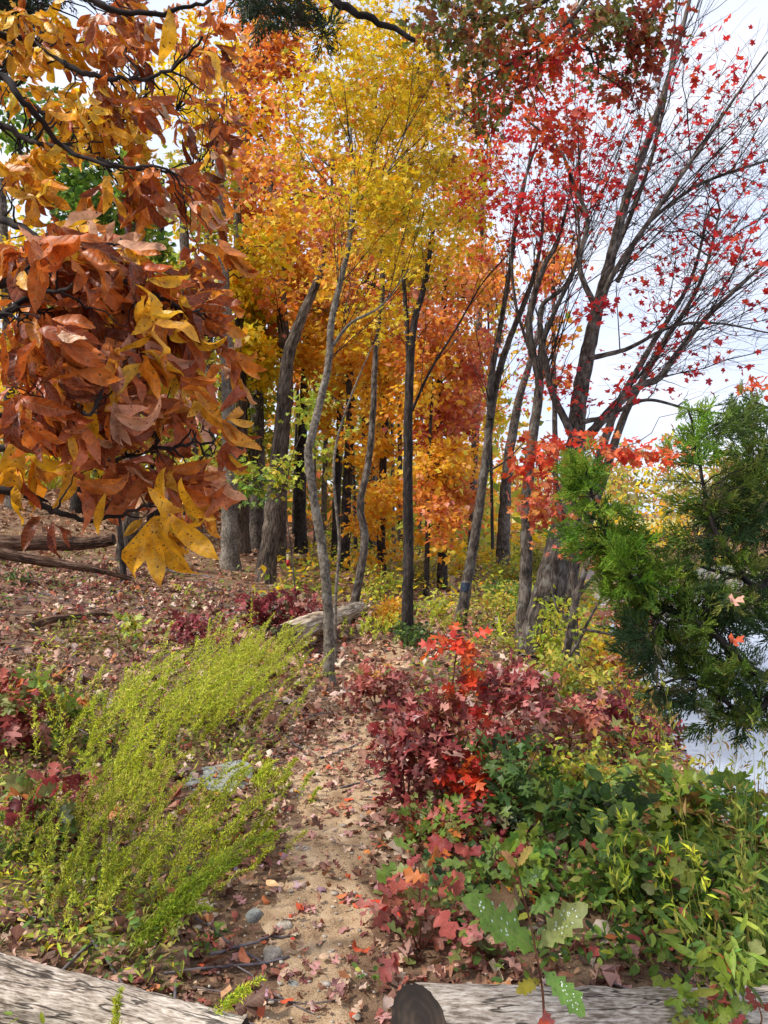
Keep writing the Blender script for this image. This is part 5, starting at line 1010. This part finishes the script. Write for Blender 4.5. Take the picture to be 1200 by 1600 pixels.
shrub('shrub', 'airy cream and green shrub behind the salmon oak sprout', (890, 1140, 6.2), [(880, 1010), (910, 1040), (850, 1060)], [(880, 1040, 0, 50, 36, .3, 'ygreen', 1.3), (920, 1070, 0, 44, 34, .3, 'ygreen', 1.1), (850, 1080, 0, 44, 30, .3, 'oakgr', 1.1)], 'oval', .05, 800, 0, n=(12, 50, 180))
shrub('shrub', 'golden orange shrub at the waterline left of the cedar', (950, 1080, 8.0), [(930, 1000), (960, 1000), (990, 1030)], [(935, 1020, 0, 44, 30, .3, 'gold', 1.3), (970, 1040, 0, 44, 34, .3, 'salmon', 1.3), (1000, 1000, 0, 40, 30, .3, 'amber', 1), (920, 1060, 0, 30, 26, .3, 'amber', 1)], 'maplo', .07, 650, 0, n=(12, 50, 160))
shrub('shrub', 'coral leaved shrub low over the water behind the cedar', (980, 1040, 9.5), [(960, 940), (1000, 950)], [(970, 960, 0, 44, 24, .4, 'salmon', 1.3), (1010, 980, 0, 40, 26, .4, 'coral', 1.)], 'maplo', .08, 420, 0, n=(8, 30, 120))
shrub('oak_sapling', 'tall loose green oak sapling at the right edge, its top against the water', (1190, 1440, 3.3), [(1185, 1220), (1150, 1250), (1210, 1260)], [(1185, 1245, 0, 50, 34, .25, 'oakgr', 1.3), (1150, 1300, 0, 44, 34, .25, 'green', 1.1), (1200, 1340, 0, 44, 40, .25, 'oakgr', 1.1)], 'roak', .115, 150, 120)
shrub('shrub', 'green shrub with long pointed leaves beside the right edge', (1150, 1480, 2.95), [(1160, 1320), (1120, 1330), (1190, 1340)], [(1160, 1345, 0, 56, 36, .2, 'green', 1.3), (1120, 1370, 0, 44, 36, .2, 'privet', 1.1), (1190, 1390, 0, 40, 44, .2, 'green', 1)], 'lance', .085, 330, 150)
shrub('oak_sapling', 'green oak sapling standing in the small leaved shrubs, loose top', (980, 1500, 3.0), [(985, 1300), (1010, 1320), (955, 1330)], [(985, 1320, 0, 46, 30, .2, 'oakgr', 1.3), (1015, 1350, 0, 36, 30, .2, 'mixoak', 1), (950, 1350, 0, 36, 30, .2, 'green', 1)], 'woak', .095, 110, 100)
# foreground sprig with white spotted leaves on a thin stem
g = np.array([P(852, 1640, 1.95)[0], 1.95, float(terr(.41, 1.95))])
root = thing('oak_sapling', 'thin stemmed oak sprout in front of the log, broad green leaves blotched with white', 'sapling', g)
sp, sr = smooth_poly([g, P(850, 1590, 1.95), P(845, 1530, 1.94), P(828, 1440, 1.93), P(812, 1380, 1.92), P(806, 1350, 1.92)], [.0035, .0033, .003, .0026, .002, .0014], 40)
V, F, T = tubes(sp, sr, 7); put('stem', mesh('stem', V - g, F, M['stem'], tcv=T), root)
for (x0, y0), (x1, y1), c, tm, sp_ in [((838, 1490), (738, 1392), (116, 152, 62), 'spotleaf', 1), ((842, 1482), (908, 1410), (150, 160, 90), 'spotleaf', 1), ((846, 1515), (916, 1580), (116, 156, 70), 'spotleaf', 1), ((826, 1428), (872, 1400), (104, 140, 50), 'spotleaf', 0), ((808, 1356), (786, 1332), (196, 140, 90), 'spotleaf', 0), ((808, 1352), (828, 1328), (196, 170, 90), 'spotleaf', 0), ((812, 1385), (850, 1358), (110, 146, 60), 'roak', 1), ((850, 1575), (868, 1640), (206, 110, 104), 'spotleaf', 1), ((846, 1530), (806, 1548), (150, 140, 40), 'spotleaf', 0), ((816, 1400), (770, 1400), (120, 90, 60), 'roak', 0), ((850, 1588), (846, 1640), (206, 90, 60), 'oval', 0)]:
    a, b_ = P(x0, y0, 1.94), P(x1, y1, 1.90 + R.uniform(-.04, .04)); dv = b_ - a; Ls = float(np.linalg.norm(dv))
    Fr = frames(dv[None], nrm(np.array([[R.normal(0, .25), -.55, .8]])))[0]
    lf = leaf_part('leaf', root, tm, a, Fr, Ls * 1.05, lin(c), g)
    if sp_:                                         # white blotches: small raised flecks lying on the leaf
        me = lf.data; co = np.array([v_.co for v_ in me.vertices]); uv = co[:, :2]
        nV, nF = [], []
        for q in range(60):
            fi = me.polygons[int(R.integers(0, len(me.polygons)))]; vs_ = co[list(fi.vertices)]; w = R.dirichlet([1.5, 1.5, 1.5]); c0 = w @ vs_
            if abs(c0[0]) > .12 or c0[1] < .35 or c0[1] > .85: continue
            nn = nrm(np.cross(vs_[1] - vs_[0], vs_[2] - vs_[0])); nn = nn * np.sign(nn[2]); t1 = nrm(vs_[1] - vs_[0]); t2 = np.cross(nn, t1); k0 = len(nV); m_ = 7
            nV += [c0 + nn * .006 + (t1 * math.cos(a_) + t2 * math.sin(a_)) * R.uniform(.007, .019) for a_ in np.linspace(0, 2 * np.pi, m_, endpoint=False)]
            nF += [(k0, k0 + i, k0 + i + 1) for i in range(1, m_ - 1)]
        if nV:
            o = put('white_blotches', mesh('white_blotches', np.array(nV), np.array(nF), M['spot'], smooth=False), lf, kind='stuff')
# single orange leaf seedling at the path's right edge
shrub('seedling', 'orange leaved seedling at the right edge of the dirt path', (600, 1440, 2.95), [(596, 1385)], [(592, 1392, 0, 16, 12, .04, 'salmon', 1), (606, 1412, 0, 10, 8, .04, 'redor', .6)], 'oval', .085, 7, 7, n=(2, 3, 5), r=.0025, cat='seedling', spread=.01)
shrub('seedling', 'tiny bright green sprig at the path edge near the log end', (578, 1545, 2.55), [(575, 1520), (590, 1530)], [(578, 1525, 0, 12, 12, .04, 'privet', 1)], 'oval', .03, 12, 12, n=(2, 4, 8), r=.0015, cat='seedling', spread=.01)
shrub('seedling', 'light green willowy sprout rising over the right end of the log', (1150, 1640, 2.35), [(1130, 1440), (1110, 1480), (1160, 1500)], [(1125, 1470, 0, 40, 40, .1, 'oakgr', 1.4), (1150, 1520, 0, 34, 40, .1, 'lime', 1.2), (1110, 1540, 0, 40, 40, .1, 'oakgr', 1)], 'lance', .085, 90, 90, n=(6, 14, 30), r=.004, cat='sapling')
shrub('sapling', 'broad leaved green sprout with orange tints at the far lower right corner', (1180, 1640, 2.2), [(1110, 1560), (1180, 1560), (1060, 1560)], [(1080, 1580, 0, 50, 24, .1, 'oakgr', 1.3), (1160, 1580, 0, 50, 30, .1, 'mixoak', 1.2), (1010, 1560, 0, 40, 16, .1, 'oakgr', .7)], 'woak', .08, 60, 60, n=(6, 12, 24), r=.004, cat='sapling')
# pink sprouts between path and curved tree, seedlings on the left
shrub('oak_sapling', 'pink leaved oak sprout on the right of the curved pale maple foot', (590, 1112), [(590, 1040), (560, 1050), (620, 1060)], [(575, 1060, 0, 34, 24, .2, 'salmon', 1.3), (610, 1080, 0, 34, 24, .2, 'pinkbr', 1.2), (560, 1085, 0, 26, 20, .2, 'pinkbr', .9), (600, 1040, 0, 30, 18, .2, 'pinkbr', .8)], 'roak', .09, 240, 60)
shrub('oak_sapling', 'faded pink oak sprout at the bend of the path, nearer the black trunk', (640, 1110), [(640, 1040), (660, 1060)], [(645, 1070, 0, 30, 28, .2, 'pinkbr', 1.2), (665, 1100, 0, 26, 20, .2, 'mauve', 1.)], 'roak', .085, 130, 30)
shrub('oak_sapling', 'dark wine red oak thicket behind the pale broken log', (430, 985), [(400, 930), (440, 915), (480, 925)], [(410, 945, 0, 34, 22, .3, 'wine', 1.3), (450, 935, 0, 36, 22, .3, 'wine', 1.3), (480, 950, 0, 26, 20, .3, 'mauve', 1), (430, 965, 0, 46, 18, .3, 'wine', 1)], 'roak', .12, 360, 40)
shrub('oak_sapling', 'low wine and mauve oak seedling in the leaf litter left of the green plumes', (310, 1010), [(290, 960), (330, 965)], [(300, 980, 0, 44, 18, .3, 'wine', 1.3), (345, 985, 0, 26, 14, .3, 'mauve', .8)], 'roak', .10, 150, 20)
shrub('oak_sapling', 'mauve and green oak sapling at the left edge, upper of two', (50, 1180), [(40, 1060), (80, 1050), (20, 1100)], [(40, 1080, 0, 44, 30, .2, 'mixoak', 1.3), (80, 1075, 0, 34, 26, .2, 'pinkbr', 1.1), (40, 1130, 0, 50, 34, .2, 'mauve', 1.3), (90, 1120, 0, 30, 26, .2, 'oakgr', .7)], 'roak', .10, 260, 110)
shrub('oak_sapling', 'brown green oak sapling at the left edge, lower of two', (70, 1320), [(60, 1215), (110, 1225), (30, 1240)], [(60, 1240, 0, 44, 28, .15, 'mixoak', 1.3), (105, 1245, 0, 30, 26, .15, 'wine', .9), (50, 1280, 0, 50, 26, .15, 'oakgr', .9)], 'woak', .10, 110, 100)
shrub('hickory_seedling', 'seedling with narrow yellow and orange leaves at the lower left', (35, 1530, 2.9), [(35, 1450)], [(30, 1460, 0, 30, 14, .05, 'lime', 1), (45, 1470, 0, 24, 12, .05, 'salmon', .8)], 'hick', .10, 13, 13, n=(2, 4, 7), r=.003, cat='seedling', spread=.01, droop=.8)
shrub('seedling', 'bright green heart leaved seedling beside the bent stick', (330, 1490, 2.75), [(325, 1455), (340, 1470)], [(330, 1465, 0, 22, 18, .05, 'green', 1)], 'oval', .034, 22, 22, n=(3, 6, 12), r=.0015, cat='seedling', spread=.02)
shrub('seedling', 'small yellow sprig standing in the leaf litter on the left', (283, 945), [(285, 920)], [(285, 925, 0, 16, 10, .1, 'lime', 1)], 'oval', .07, 24, 0, n=(3, 6, 10), r=.003, cat='seedling')
shrub('seedling', 'small green fern like tuft on the left hillside', (35, 915), [(30, 890), (45, 895)], [(35, 900, 0, 22, 12, .2, 'dkgreen', 1)], 'lance', .10, 80, 0, n=(3, 8, 20), r=.003, cat='seedling')
shrub('seedling', 'yellow green broad leaved herb left of the wine red oak seedling', (205, 1005), [(205, 975), (220, 965)], [(210, 975, 0, 24, 14, .1, 'lime', 1.)], 'maple', .09, 36, 10, n=(3, 6, 12), r=.003, cat='seedling')
# shrubs by the far bend of the path
for lb, base, bl, pal in (('dense yellow green shrub left of the black trunked maple', (600, 1000, 11.5), [(590, 930, 34, 34), (615, 960, 30, 26), (600, 900, 30, 20)], 'lime'), ('darker green shrub at the foot of the yellow green one', (600, 1005, 10.8), [(600, 975, 36, 18), (580, 985, 24, 14)], 'green'), ('golden sprig poking from the dark green shrub', (612, 990, 10.4), [(608, 955, 18, 12)], 'amber'),
                          ('pale green shrub right of the black trunked maple', (672, 985, 11.5), [(675, 960, 24, 24), (690, 940, 20, 18)], 'lime'), ('broad pale green shrub filling the space right of the blazed trunk', (765, 1000, 11), [(760, 950, 34, 34), (785, 930, 26, 24), (745, 975, 26, 20)], 'ygreen'), ('fresh green shrub beside the blazed trunk toward the grey maple', (795, 990, 12.5), [(790, 930, 26, 30), (775, 960, 26, 20)], 'green'),
                          ('cream green shrub around the foot of the grey upright maple', (790, 1040, 8.8), [(785, 1010, 34, 20), (745, 1020, 30, 16)], 'ygreen'), ('leafy ivy clump at the foot of the black trunked maple', (640, 1010, 9.1), [(638, 985, 22, 12), (648, 1000, 20, 10)], 'dkgreen'), ('vine with pale green leaves climbing the biggest leaning trunk', (850, 1060, 7.7), [(860, 980, 20, 40), (885, 950, 22, 30), (870, 1020, 24, 26)], 'lime'),
                          ('yellow bush at the end of the path left of the pale clearing', (720, 930, 19), [(715, 890, 24, 20), (735, 905, 20, 14)], 'gold'), ('olive green bush at the end of the path', (660, 920, 17), [(655, 900, 24, 22), (680, 915, 20, 12)], 'khaki'), ('low tan green bush in the woods behind the pale broken log', (500, 950, 13), [(495, 935, 34, 14), (455, 915, 24, 10)], 'khaki'), ('gold bush beyond the blazed trunk', (780, 905, 22), [(775, 880, 22, 18), (760, 870, 16, 16)], 'gold'), ('olive bush behind the grey upright maple', (850, 930, 15), [(840, 880, 22, 30), (800, 900, 20, 20)], 'khaki')):
    d0 = base[2]
    shrub('shrub', lb, base, [(b_[0], b_[1] - b_[3] * .5) for b_ in bl[:3]], [(x, y, 0, rx, ry, .5, pal, 1) for x, y, rx, ry in bl], 'oval' if d0 < 12 else 'quad', .06 if d0 < 12 else .10, 620, 0, n=(8, 30, 110), spread=.06, r=.01)

# ================================================================== FEATHERY GREEN PLUMES AND GRASS
def plumes(name, label, stems, pal='plume', leaf=.022, dens=150, cat='plant', lean=(.25, 0), tm='lance', r=.0016, brown=.15, seed=1, rows=1.):
    """stems: (N,3) bases, (N,3) tips; each stem carries many tiny narrow leaves"""
    rng = np.random.default_rng(seed); b0, tp = stems; n = len(b0); L_ = np.linalg.norm(tp - b0, axis=1)
    t = np.linspace(0, 1, 9)[None, :, None]; mid = b0 * .5 + tp * .5 + np.array([0, 0, 1.]) * L_[:, None] * .24
    p = (1 - t) ** 2 * b0[:, None] + 2 * t * (1 - t) * mid[:, None] + t * t * tp[:, None]
    org = b0.mean(0).copy(); org[2] = float(terr(org[0], org[1]))
    root = thing(name, label, cat, org)
    V, F, T = tubes(p, r * (1 - .7 * np.linspace(0, 1, 9))[None] * np.ones((n, 1)), 3); put('stems', mesh('stems', V - org, F, M['greenstem'], tcv=T), root, kind='stuff')
    m_ = int(dens * n); i = rng.integers(0, n, m_); u = rng.uniform(.12, 1, m_) ** .75 * 8; j = np.minimum(u.astype(int), 7); f = (u - j)[:, None]
    pos = p[i, j] * (1 - f) + p[i, j + 1] * f; tg = nrm(p[i, j + 1] - p[i, j])
    sprd = .012 * L_[i] / .6 * rows; pos = pos + rng.normal(0, 1, (m_, 3)) * sprd[:, None] * (1.05 - u / 8)[:, None]
    dr = nrm(tg * .8 + rng.normal(0, .6, (m_, 3)) + [0, 0, .15]); sz = leaf * np.clip(rng.normal(1, .3, m_), .4, 1.7) * (1.15 - .5 * u / 8)
    c = pick(pal, m_, i, rng, .5); k = rng.random(m_) < brown; c[k] = pick('plumebr', int(k.sum()), None, rng)
    put('leaves', leaf_mesh('leaves', 'blade', pos, frames(dr, nrm(rng.normal(size=(m_, 3)) + [0, 0, 1.])), sz, c, 'needle', org), root, kind='stuff')
    return root
_q4 = np.array([(0, 0), (.10, .4), (0, 1), (-.10, .4)], float)
TM['blade'] = [bend(_q4, np.array([(0, 1, 2), (0, 2, 3)]), curl=c, fold=f) for c, f in ((.6, .3), (1.2, .5), (-.4, .2))]
def tuft(px, py, n, spread, h, lean, rng, jit=.12):
    g = G(px, py); a = rng.normal(0, spread, (n, 2)); b0 = np.stack([g[0] + a[:, 0], g[1] + a[:, 1], np.zeros(n)], 1); b0[:, 2] = terr(b0[:, 0], b0[:, 1])
    hh = h * np.clip(rng.normal(1, .22, n), .5, 1.5)
    tp = b0 + np.stack([lean[0] * hh + rng.normal(0, jit, n) * hh * 2, lean[1] * hh + rng.normal(0, jit, n) * hh * 2, hh * np.clip(rng.normal(.85, .12, n), .4, 1.1)], 1)
    return b0, tp
rg = np.random.default_rng(77)
PLM = [(400, 1060, 30, .20, .42, (.35, 0), 'tallest lime green feathery plumes beside the pale broken log'), (340, 1085, 34, .24, .42, (.5, 0), 'lime feathery plumes leaning right, second clump from the broken log'), (270, 1130, 36, .22, .40, (.7, 0), 'lime feathery plumes left of the flat grey rock, upper clump'), (330, 1150, 30, .2, .34, (.55, -.1), 'bushy lime feathery clump between the broken log and the flat grey rock'),
       (225, 1170, 26, .2, .38, (.6, 0), 'yellow green feathery clump above left of the flat rock'), (195, 1250, 24, .12, .30, (.35, 0), 'feathery clump touching the left end of the flat grey rock'), (165, 1305, 26, .15, .30, (.35, 0), 'feathery clump in the middle of the left bank below the rock'), (130, 1200, 18, .2, .42, (.15, 0), 'tall sparse upright plumes beside the two left edge oak saplings'),
       (320, 1320, 20, .14, .26, (.5, 0), 'low feathery clump leaning over the left path edge'), (250, 1400, 26, .14, .26, (.3, 0), 'olive feathery clump above the left log'), (170, 1440, 24, .13, .25, (.2, 0), 'olive feathery clump right behind the left log'), (90, 1380, 22, .15, .26, (.2, 0), 'thin olive clump near the yellow hickory seedling'), (400, 1240, 12, .12, .14, (.6, -.2), 'small low tuft between the flat rock and the path'), (385, 1330, 9, .09, .14, (.6, -.2), 'small low tuft on the left path edge below the flat rock')]
for i, (px, py, n, sp_, h, ln, lb) in enumerate(PLM):
    d = G(px, py)[1]; plumes('feathery_plant', lb, tuft(px, py, int(n * 1.3), sp_, h * 1.2, ln, rg), pal='plume', leaf=.026 if d > 4 else .020, dens=175, seed=100 + i, rows=1.5, brown=.12 + .2 * (py > 1250))
# the big arching plume in the foreground and its companion
b0 = P(205, 1520, 2.62); tps = np.array([P(452, 1296, 2.75), P(425, 1312, 2.74), P(400, 1330, 2.72), P(375, 1345, 2.7), P(345, 1360, 2.7), P(320, 1385, 2.68), P(300, 1400, 2.66), P(330, 1420, 2.62)])
bs3 = b0 + R.normal(0, .03, (8, 3)); bs3[:, 2] = terr(bs3[:, 0], bs3[:, 1])
plumes('feathery_plant', 'big arching plume sweeping from the left log up toward the path', (bs3, tps), pal='plumedk', leaf=.021, dens=520, seed=9, rows=1.5, brown=.04, r=.003)
b0 = P(300, 1640, 2.25); tps = np.array([P(410, 1530, 2.25), P(390, 1550, 2.3)]); bs3 = np.array([b0, b0 + [.02, .02, 0]]); bs3[:, 2] = terr(bs3[:, 0], bs3[:, 1])
plumes('feathery_plant', 'small green plume crossing the right end of the left log', (bs3, tps), leaf=.022, dens=260, seed=10, rows=1.6, brown=.05, r=.002)
b0 = P(170, 1640, 2.15); tps = np.array([P(190, 1545, 2.1), P(180, 1560, 2.1)]); bs3 = np.array([b0, b0 + [.02, .02, 0]]); bs3[:, 2] = terr(bs3[:, 0], bs3[:, 1])
plumes('feathery_plant', 'little green plume standing in front of the left log', (bs3, tps), leaf=.02, dens=160, seed=11, rows=1.5, brown=.05, r=.002)
for i, (px, py, n, h, ln, lb, pal) in enumerate([(1005, 1290, 6, .55, (.1, 0), 'pale yellow green flower spikes rising over the bank thicket', 'lime'), (1140, 1300, 16, .75, (.15, 0), 'thin reedy stems standing against the water at the right', 'plumebr'), (1080, 1600, 6, .5, (-.2, 0), 'pale wispy stems crossing the right end of the log', 'plume'), (700, 990, 20, .35, (0, 0), 'grassy yellow green clump at the far bend of the path', 'plume'), (585, 1000, 26, .30, (.2, 0), 'arching green grass clump left of the black trunked maple', 'plume'), (1185, 1500, 12, .9, (-.1, 0), 'tall olive weed stems at the right edge', 'plumebr')]):
    d0 = {1005: 4.8, 1140: 5.0, 1080: 2.5, 1185: 2.6}.get(px)
    if d0: g = np.array([(px - 600) / FOC * d0, d0, 0]); a = rg.normal(0, .12, (n, 2)); b0 = np.stack([g[0] + a[:, 0], g[1] + a[:, 1], np.zeros(n)], 1); b0[:, 2] = terr(b0[:, 0], b0[:, 1]); hh = h * rg.uniform(.7, 1.2, n) + (.25 if d0 > 4 else 0); tp = b0 + np.stack([ln[0] * hh + rg.normal(0, .08, n), rg.normal(0, .05, n), hh], 1)
    else: b0, tp = tuft(px, py, n, .2, h, ln, rg)
    plumes('weed_stems' if d0 else 'grass_clump', lb, (b0, tp), pal=pal, leaf=.05, dens=26 if d0 else 40, seed=200 + i, rows=1.2)

# ================================================================== GROUND COVER
def cover(name, n, f, tm, size, pals, h=.12, mat='leaf', part=None):
    X, Y = f(n); k = land(X, Y) & clear_of_logs(X, Y); X, Y = X[k], Y[k]; n = len(X)
    cl = np.sin(2.3 * X + 1.1 * Y) * np.sin(1.9 * Y - 1.3 * X + 2) + .5 * np.sin(6.1 * X) * np.sin(5.3 * Y + 1)
    k = cl + R.normal(0, .45, n) > -.25; X, Y, cl = X[k], Y[k], cl[k]; n = len(X)
    Z = terr(X, Y) + h * R.random(n) ** 1.2 * (1 + .5 * cl) + .008
    c = np.zeros((n, 3)); cell = ((np.floor(X * 3) + 5 * np.floor(Y * 2.2)).astype(int)) % len(pals); sw = R.random(n) < .3; cell[sw] = R.integers(0, len(pals), sw.sum())
    for i, p_ in enumerate(pals):
        q = cell == i
        if q.any(): c[q] = pick(p_, int(q.sum()))
    dr = nrm(R.normal(size=(n, 3)) * [1, 1, .5]); up = nrm(np.array([0, -.15, 1.]) + R.normal(0, .4, (n, 3)))
    put(name, leaf_mesh(name, tm, np.stack([X, Y, Z], 1), frames(dr, up), size * np.clip(R.normal(1, .28, n), .4, 1.6), c, mat, np.zeros(3)), kind='stuff')
cover('ground_cover', 7500, lambda n: (R.uniform(.22, 2.9, n), 2.2 + 4.5 * R.random(n)), 'ovlo', .042, ['privet', 'green', 'privet', 'mixoak', 'dkgreen', 'lime'], h=.26)
cover('ground_cover', 9000, lambda n: (lambda Y: (pathx(Y) - .42 - R.random(n) ** .8 * (.6 + .35 * Y), Y))(1.9 + 3.2 * R.random(n)), 'ovlo', .030, ['green', 'lime', 'privet', 'plumebr'], h=.13)
cover('ground_cover', 9000, lambda n: (lambda Y: (pathx(Y) - .38 - R.random(n) ** .8 * (.5 + .30 * Y), Y))(1.9 + 6 * R.random(n)), 'blade', .05, ['plumebr', 'plume', 'khaki', 'plumebr'], h=.10, mat='needle')
cover('ground_cover', 7000, lambda n: (R.uniform(-7, -.8, n), R.uniform(6.5, 14, n)), 'ovlo', .05, ['khaki', 'pinkbr', 'oakgr', 'wine', 'khaki'], h=.12)
cover('ground_cover', 6000, lambda n: (R.uniform(.9, 3.6, n), R.uniform(5.5, 11, n)), 'ovlo', .055, ['oakgr', 'ygreen', 'pinkbr', 'khaki', 'lime'], h=.30)
cover('ground_cover', 14000, lambda n: (R.uniform(-2, 9, n), R.uniform(11, 30, n)), 'quad', .12, ['ygreen', 'lime', 'khaki', 'gold'], h=.4, mat='farleaf')
cover('bank_cover', 6000, lambda n: (lambda Y: (shore(Y) - .15 - R.random(n) * 1.1, Y))(R.uniform(3, 26, n)), 'maplo', .07, ['mixoak', 'ygreen', 'wine', 'amber', 'oakgr', 'salmon'], h=.35)
cover('meadow_grass', 9000, lambda n: (lambda Y: (pathx(Y) + 1.2 + R.random(n) * 2.6, Y))(R.uniform(9, 26, n)), 'blade', .30, ['lime', 'ygreen', 'plume'], h=.12, mat='needle')

# ================================================================== FALLEN LEAVES THAT SHOW SINGLY
def fallen(px, py, size, c, tm, label, group=None, rot=None, yaw=None):
    g = G(px, py); off = .02 if abs(g[0] - pathx(g[1])) < .35 else .012
    dr = np.array([[math.cos(yaw if yaw is not None else R.uniform(0, 6.28)), math.sin(yaw if yaw is not None else R.uniform(0, 6.28)), R.normal(0, .08)]])
    up = nrm(np.array([[R.normal(0, .12), R.normal(0, .12), 1.]]))
    o = leaf_part('fallen_leaf', None, tm, g + [0, 0, off + R.uniform(0, .008)], frames(dr, up)[0], size, lin(c) * R.normal(1, .06), np.zeros(3), dry=True)
    tag(o, label, 'fallen leaf', group); return o
for a in [(402, 1582, .075, (206, 96, 62), 'dryoval', 'bright coral leaf on the dirt at the bottom edge, left of the path centre'), (470, 1584, .085, (196, 160, 146), 'drywoak', 'pale pink brown oak leaf at the bottom centre of the path'), (524, 1413, .062, (206, 122, 76), 'dryoval', 'orange tan leaf in the middle of the path, level with the seedling'), (568, 1338, .055, (226, 140, 70), 'dryoval', 'light orange leaf on the right side of the path'),
          (510, 1352, .05, (176, 130, 120), 'dryoak', 'dull mauve leaf in the path centre, left of the light orange leaf'), (432, 1362, .07, (190, 150, 160), 'drywoak', 'lilac grey oak leaf at the left path edge'), (412, 1361, .065, (176, 140, 150), 'drywoak', 'lilac oak leaf touching the left path edge, left of its twin'), (376, 1372, .06, (180, 150, 190), 'drywoak', 'violet tinted oak leaf off the left of the path'), (384, 1386, .07, (226, 190, 150), 'dryoval', 'cream leaf standing in a small cluster left of the path'),
          (402, 1382, .07, (216, 176, 130), 'dryoval', 'buff leaf leaning against the cream one'), (416, 1388, .075, (226, 180, 130), 'dryoval', 'long buff leaf right of the cream leaf cluster'), (410, 1412, .06, (206, 120, 70), 'dryoval', 'rust leaf below the buff leaf cluster'), (334, 1373, .06, (216, 130, 90), 'dryoval', 'soft orange leaf in the green plants left of the path'), (494, 1402, .085, (150, 116, 130), 'dryoak', 'grey purple oak leaf lying across the path middle'), (464, 1400, .06, (176, 146, 156), 'dryoak', 'small lilac oak leaf left of the grey purple one'),
          (505, 1452, .07, (190, 156, 150), 'drywoak', 'pale lobed leaf right of the path centre below the orange tan leaf'), (540, 1462, .06, (176, 146, 140), 'drywoak', 'pale lobed leaf near the right path edge'), (462, 1446, .06, (206, 180, 160), 'drywoak', 'bleached oak leaf beside the egg sized stone'), (482, 1493, .045, (176, 104, 84), 'dryoval', 'curled brick red leaf standing on the path'), (456, 1478, .035, (206, 60, 50), 'dryoval', 'small bright red leaf on the path left of the curled one'), (474, 1520, .06, (150, 110, 84), 'dryoval', 'folded brown leaf in the path below the curled red one'),
          (390, 1516, .07, (216, 130, 90), 'dryoval', 'salmon leaf between the left log and the path'), (408, 1548, .06, (196, 110, 80), 'dryoval', 'orange leaf just above the bright coral leaf'), (400, 1562, .06, (176, 130, 150), 'dryoak', 'mauve oak leaf just above left of the bright coral leaf'), (318, 1440, .07, (190, 156, 160), 'drywoak', 'pale mauve oak leaf in the plants by the bent stick'), (345, 1310, .06, (206, 80, 50), 'dryoval', 'red orange leaf on the left bank below the flat rock'), (366, 1318, .05, (176, 50, 44), 'dryoval', 'dark red leaf right of the red orange one on the left bank'),
          (348, 1248, .07, (226, 130, 90), 'dryoak', 'salmon leaf leaning on the front of the flat grey rock'), (404, 1222, .07, (216, 100, 60), 'dryoak', 'orange leaf at the right end of the flat grey rock'), (385, 1205, .05, (196, 90, 60), 'dryoval', 'small rust leaf at the back of the flat grey rock'), (470, 1246, .05, (236, 170, 60), 'dryoval', 'golden leaf on the left part of the path beyond the stones'), (548, 1500, .06, (160, 120, 90), 'dryoval', 'tan leaf at the right edge of the path near the log end'), (548, 1540, .06, (150, 96, 60), 'dryoval', 'russet leaf by the dark log end')]:
    fallen(*a)
GRP = [('maroon oak leaf scattered along the dirt path', 'maroon oak leaves scattered along the path', (120, 62, 60), 'dryoak', .055, 40), ('dusty pink oak leaf scattered along the dirt path', 'dusty pink oak leaves scattered along the path', (190, 136, 130), 'dryoak', .06, 50), ('plain brown leaf scattered along the dirt path', 'plain brown leaves scattered along the path', (140, 96, 68), 'dryoval', .045, 55), ('small orange red leaf scattered along the path edges', 'small orange red leaves along the path edges', (206, 88, 52), 'dryoval', .045, 40), ('pale tan lobed leaf scattered along the dirt path', 'pale tan lobed leaves along the path', (200, 168, 140), 'drywoak', .055, 45)]
for lb, gr, c, tm, s_, n in GRP:
    for _ in range(n):
        y = float(R.uniform(1110, 1600)); g = G(540, y); Xo = pathx(g[1]) + R.normal(0, .30) + .05; x = 600 + Xo / g[1] * FOC
        ofs = (Xo - pathx(g[1])) ; side = 'left edge' if ofs < -.15 else ('right edge' if ofs > .2 else 'middle')
        zone = 'close to the two near logs' if y > 1500 else ('around the bent stick and stones' if y > 1400 else ('level with the red oak sapling foot' if y > 1270 else ('level with the flat grey rock' if y > 1180 else 'where it narrows toward the curved maple')))
        lb2 = lb.replace(' scattered along the dirt path', '').replace(' scattered along the path edges', '') + ', ' + side + ' of the path, ' + zone
        fallen(x, y, s_ * float(np.clip(R.normal(1, .2), .6, 1.5)), c, tm, lb2, lb2.split(',')[0].replace('leaf', 'leaves') + ' at the ' + side + ' of the path ' + zone)
print('triangles built', TRIS[0], 'objects', len(bpy.data.objects))
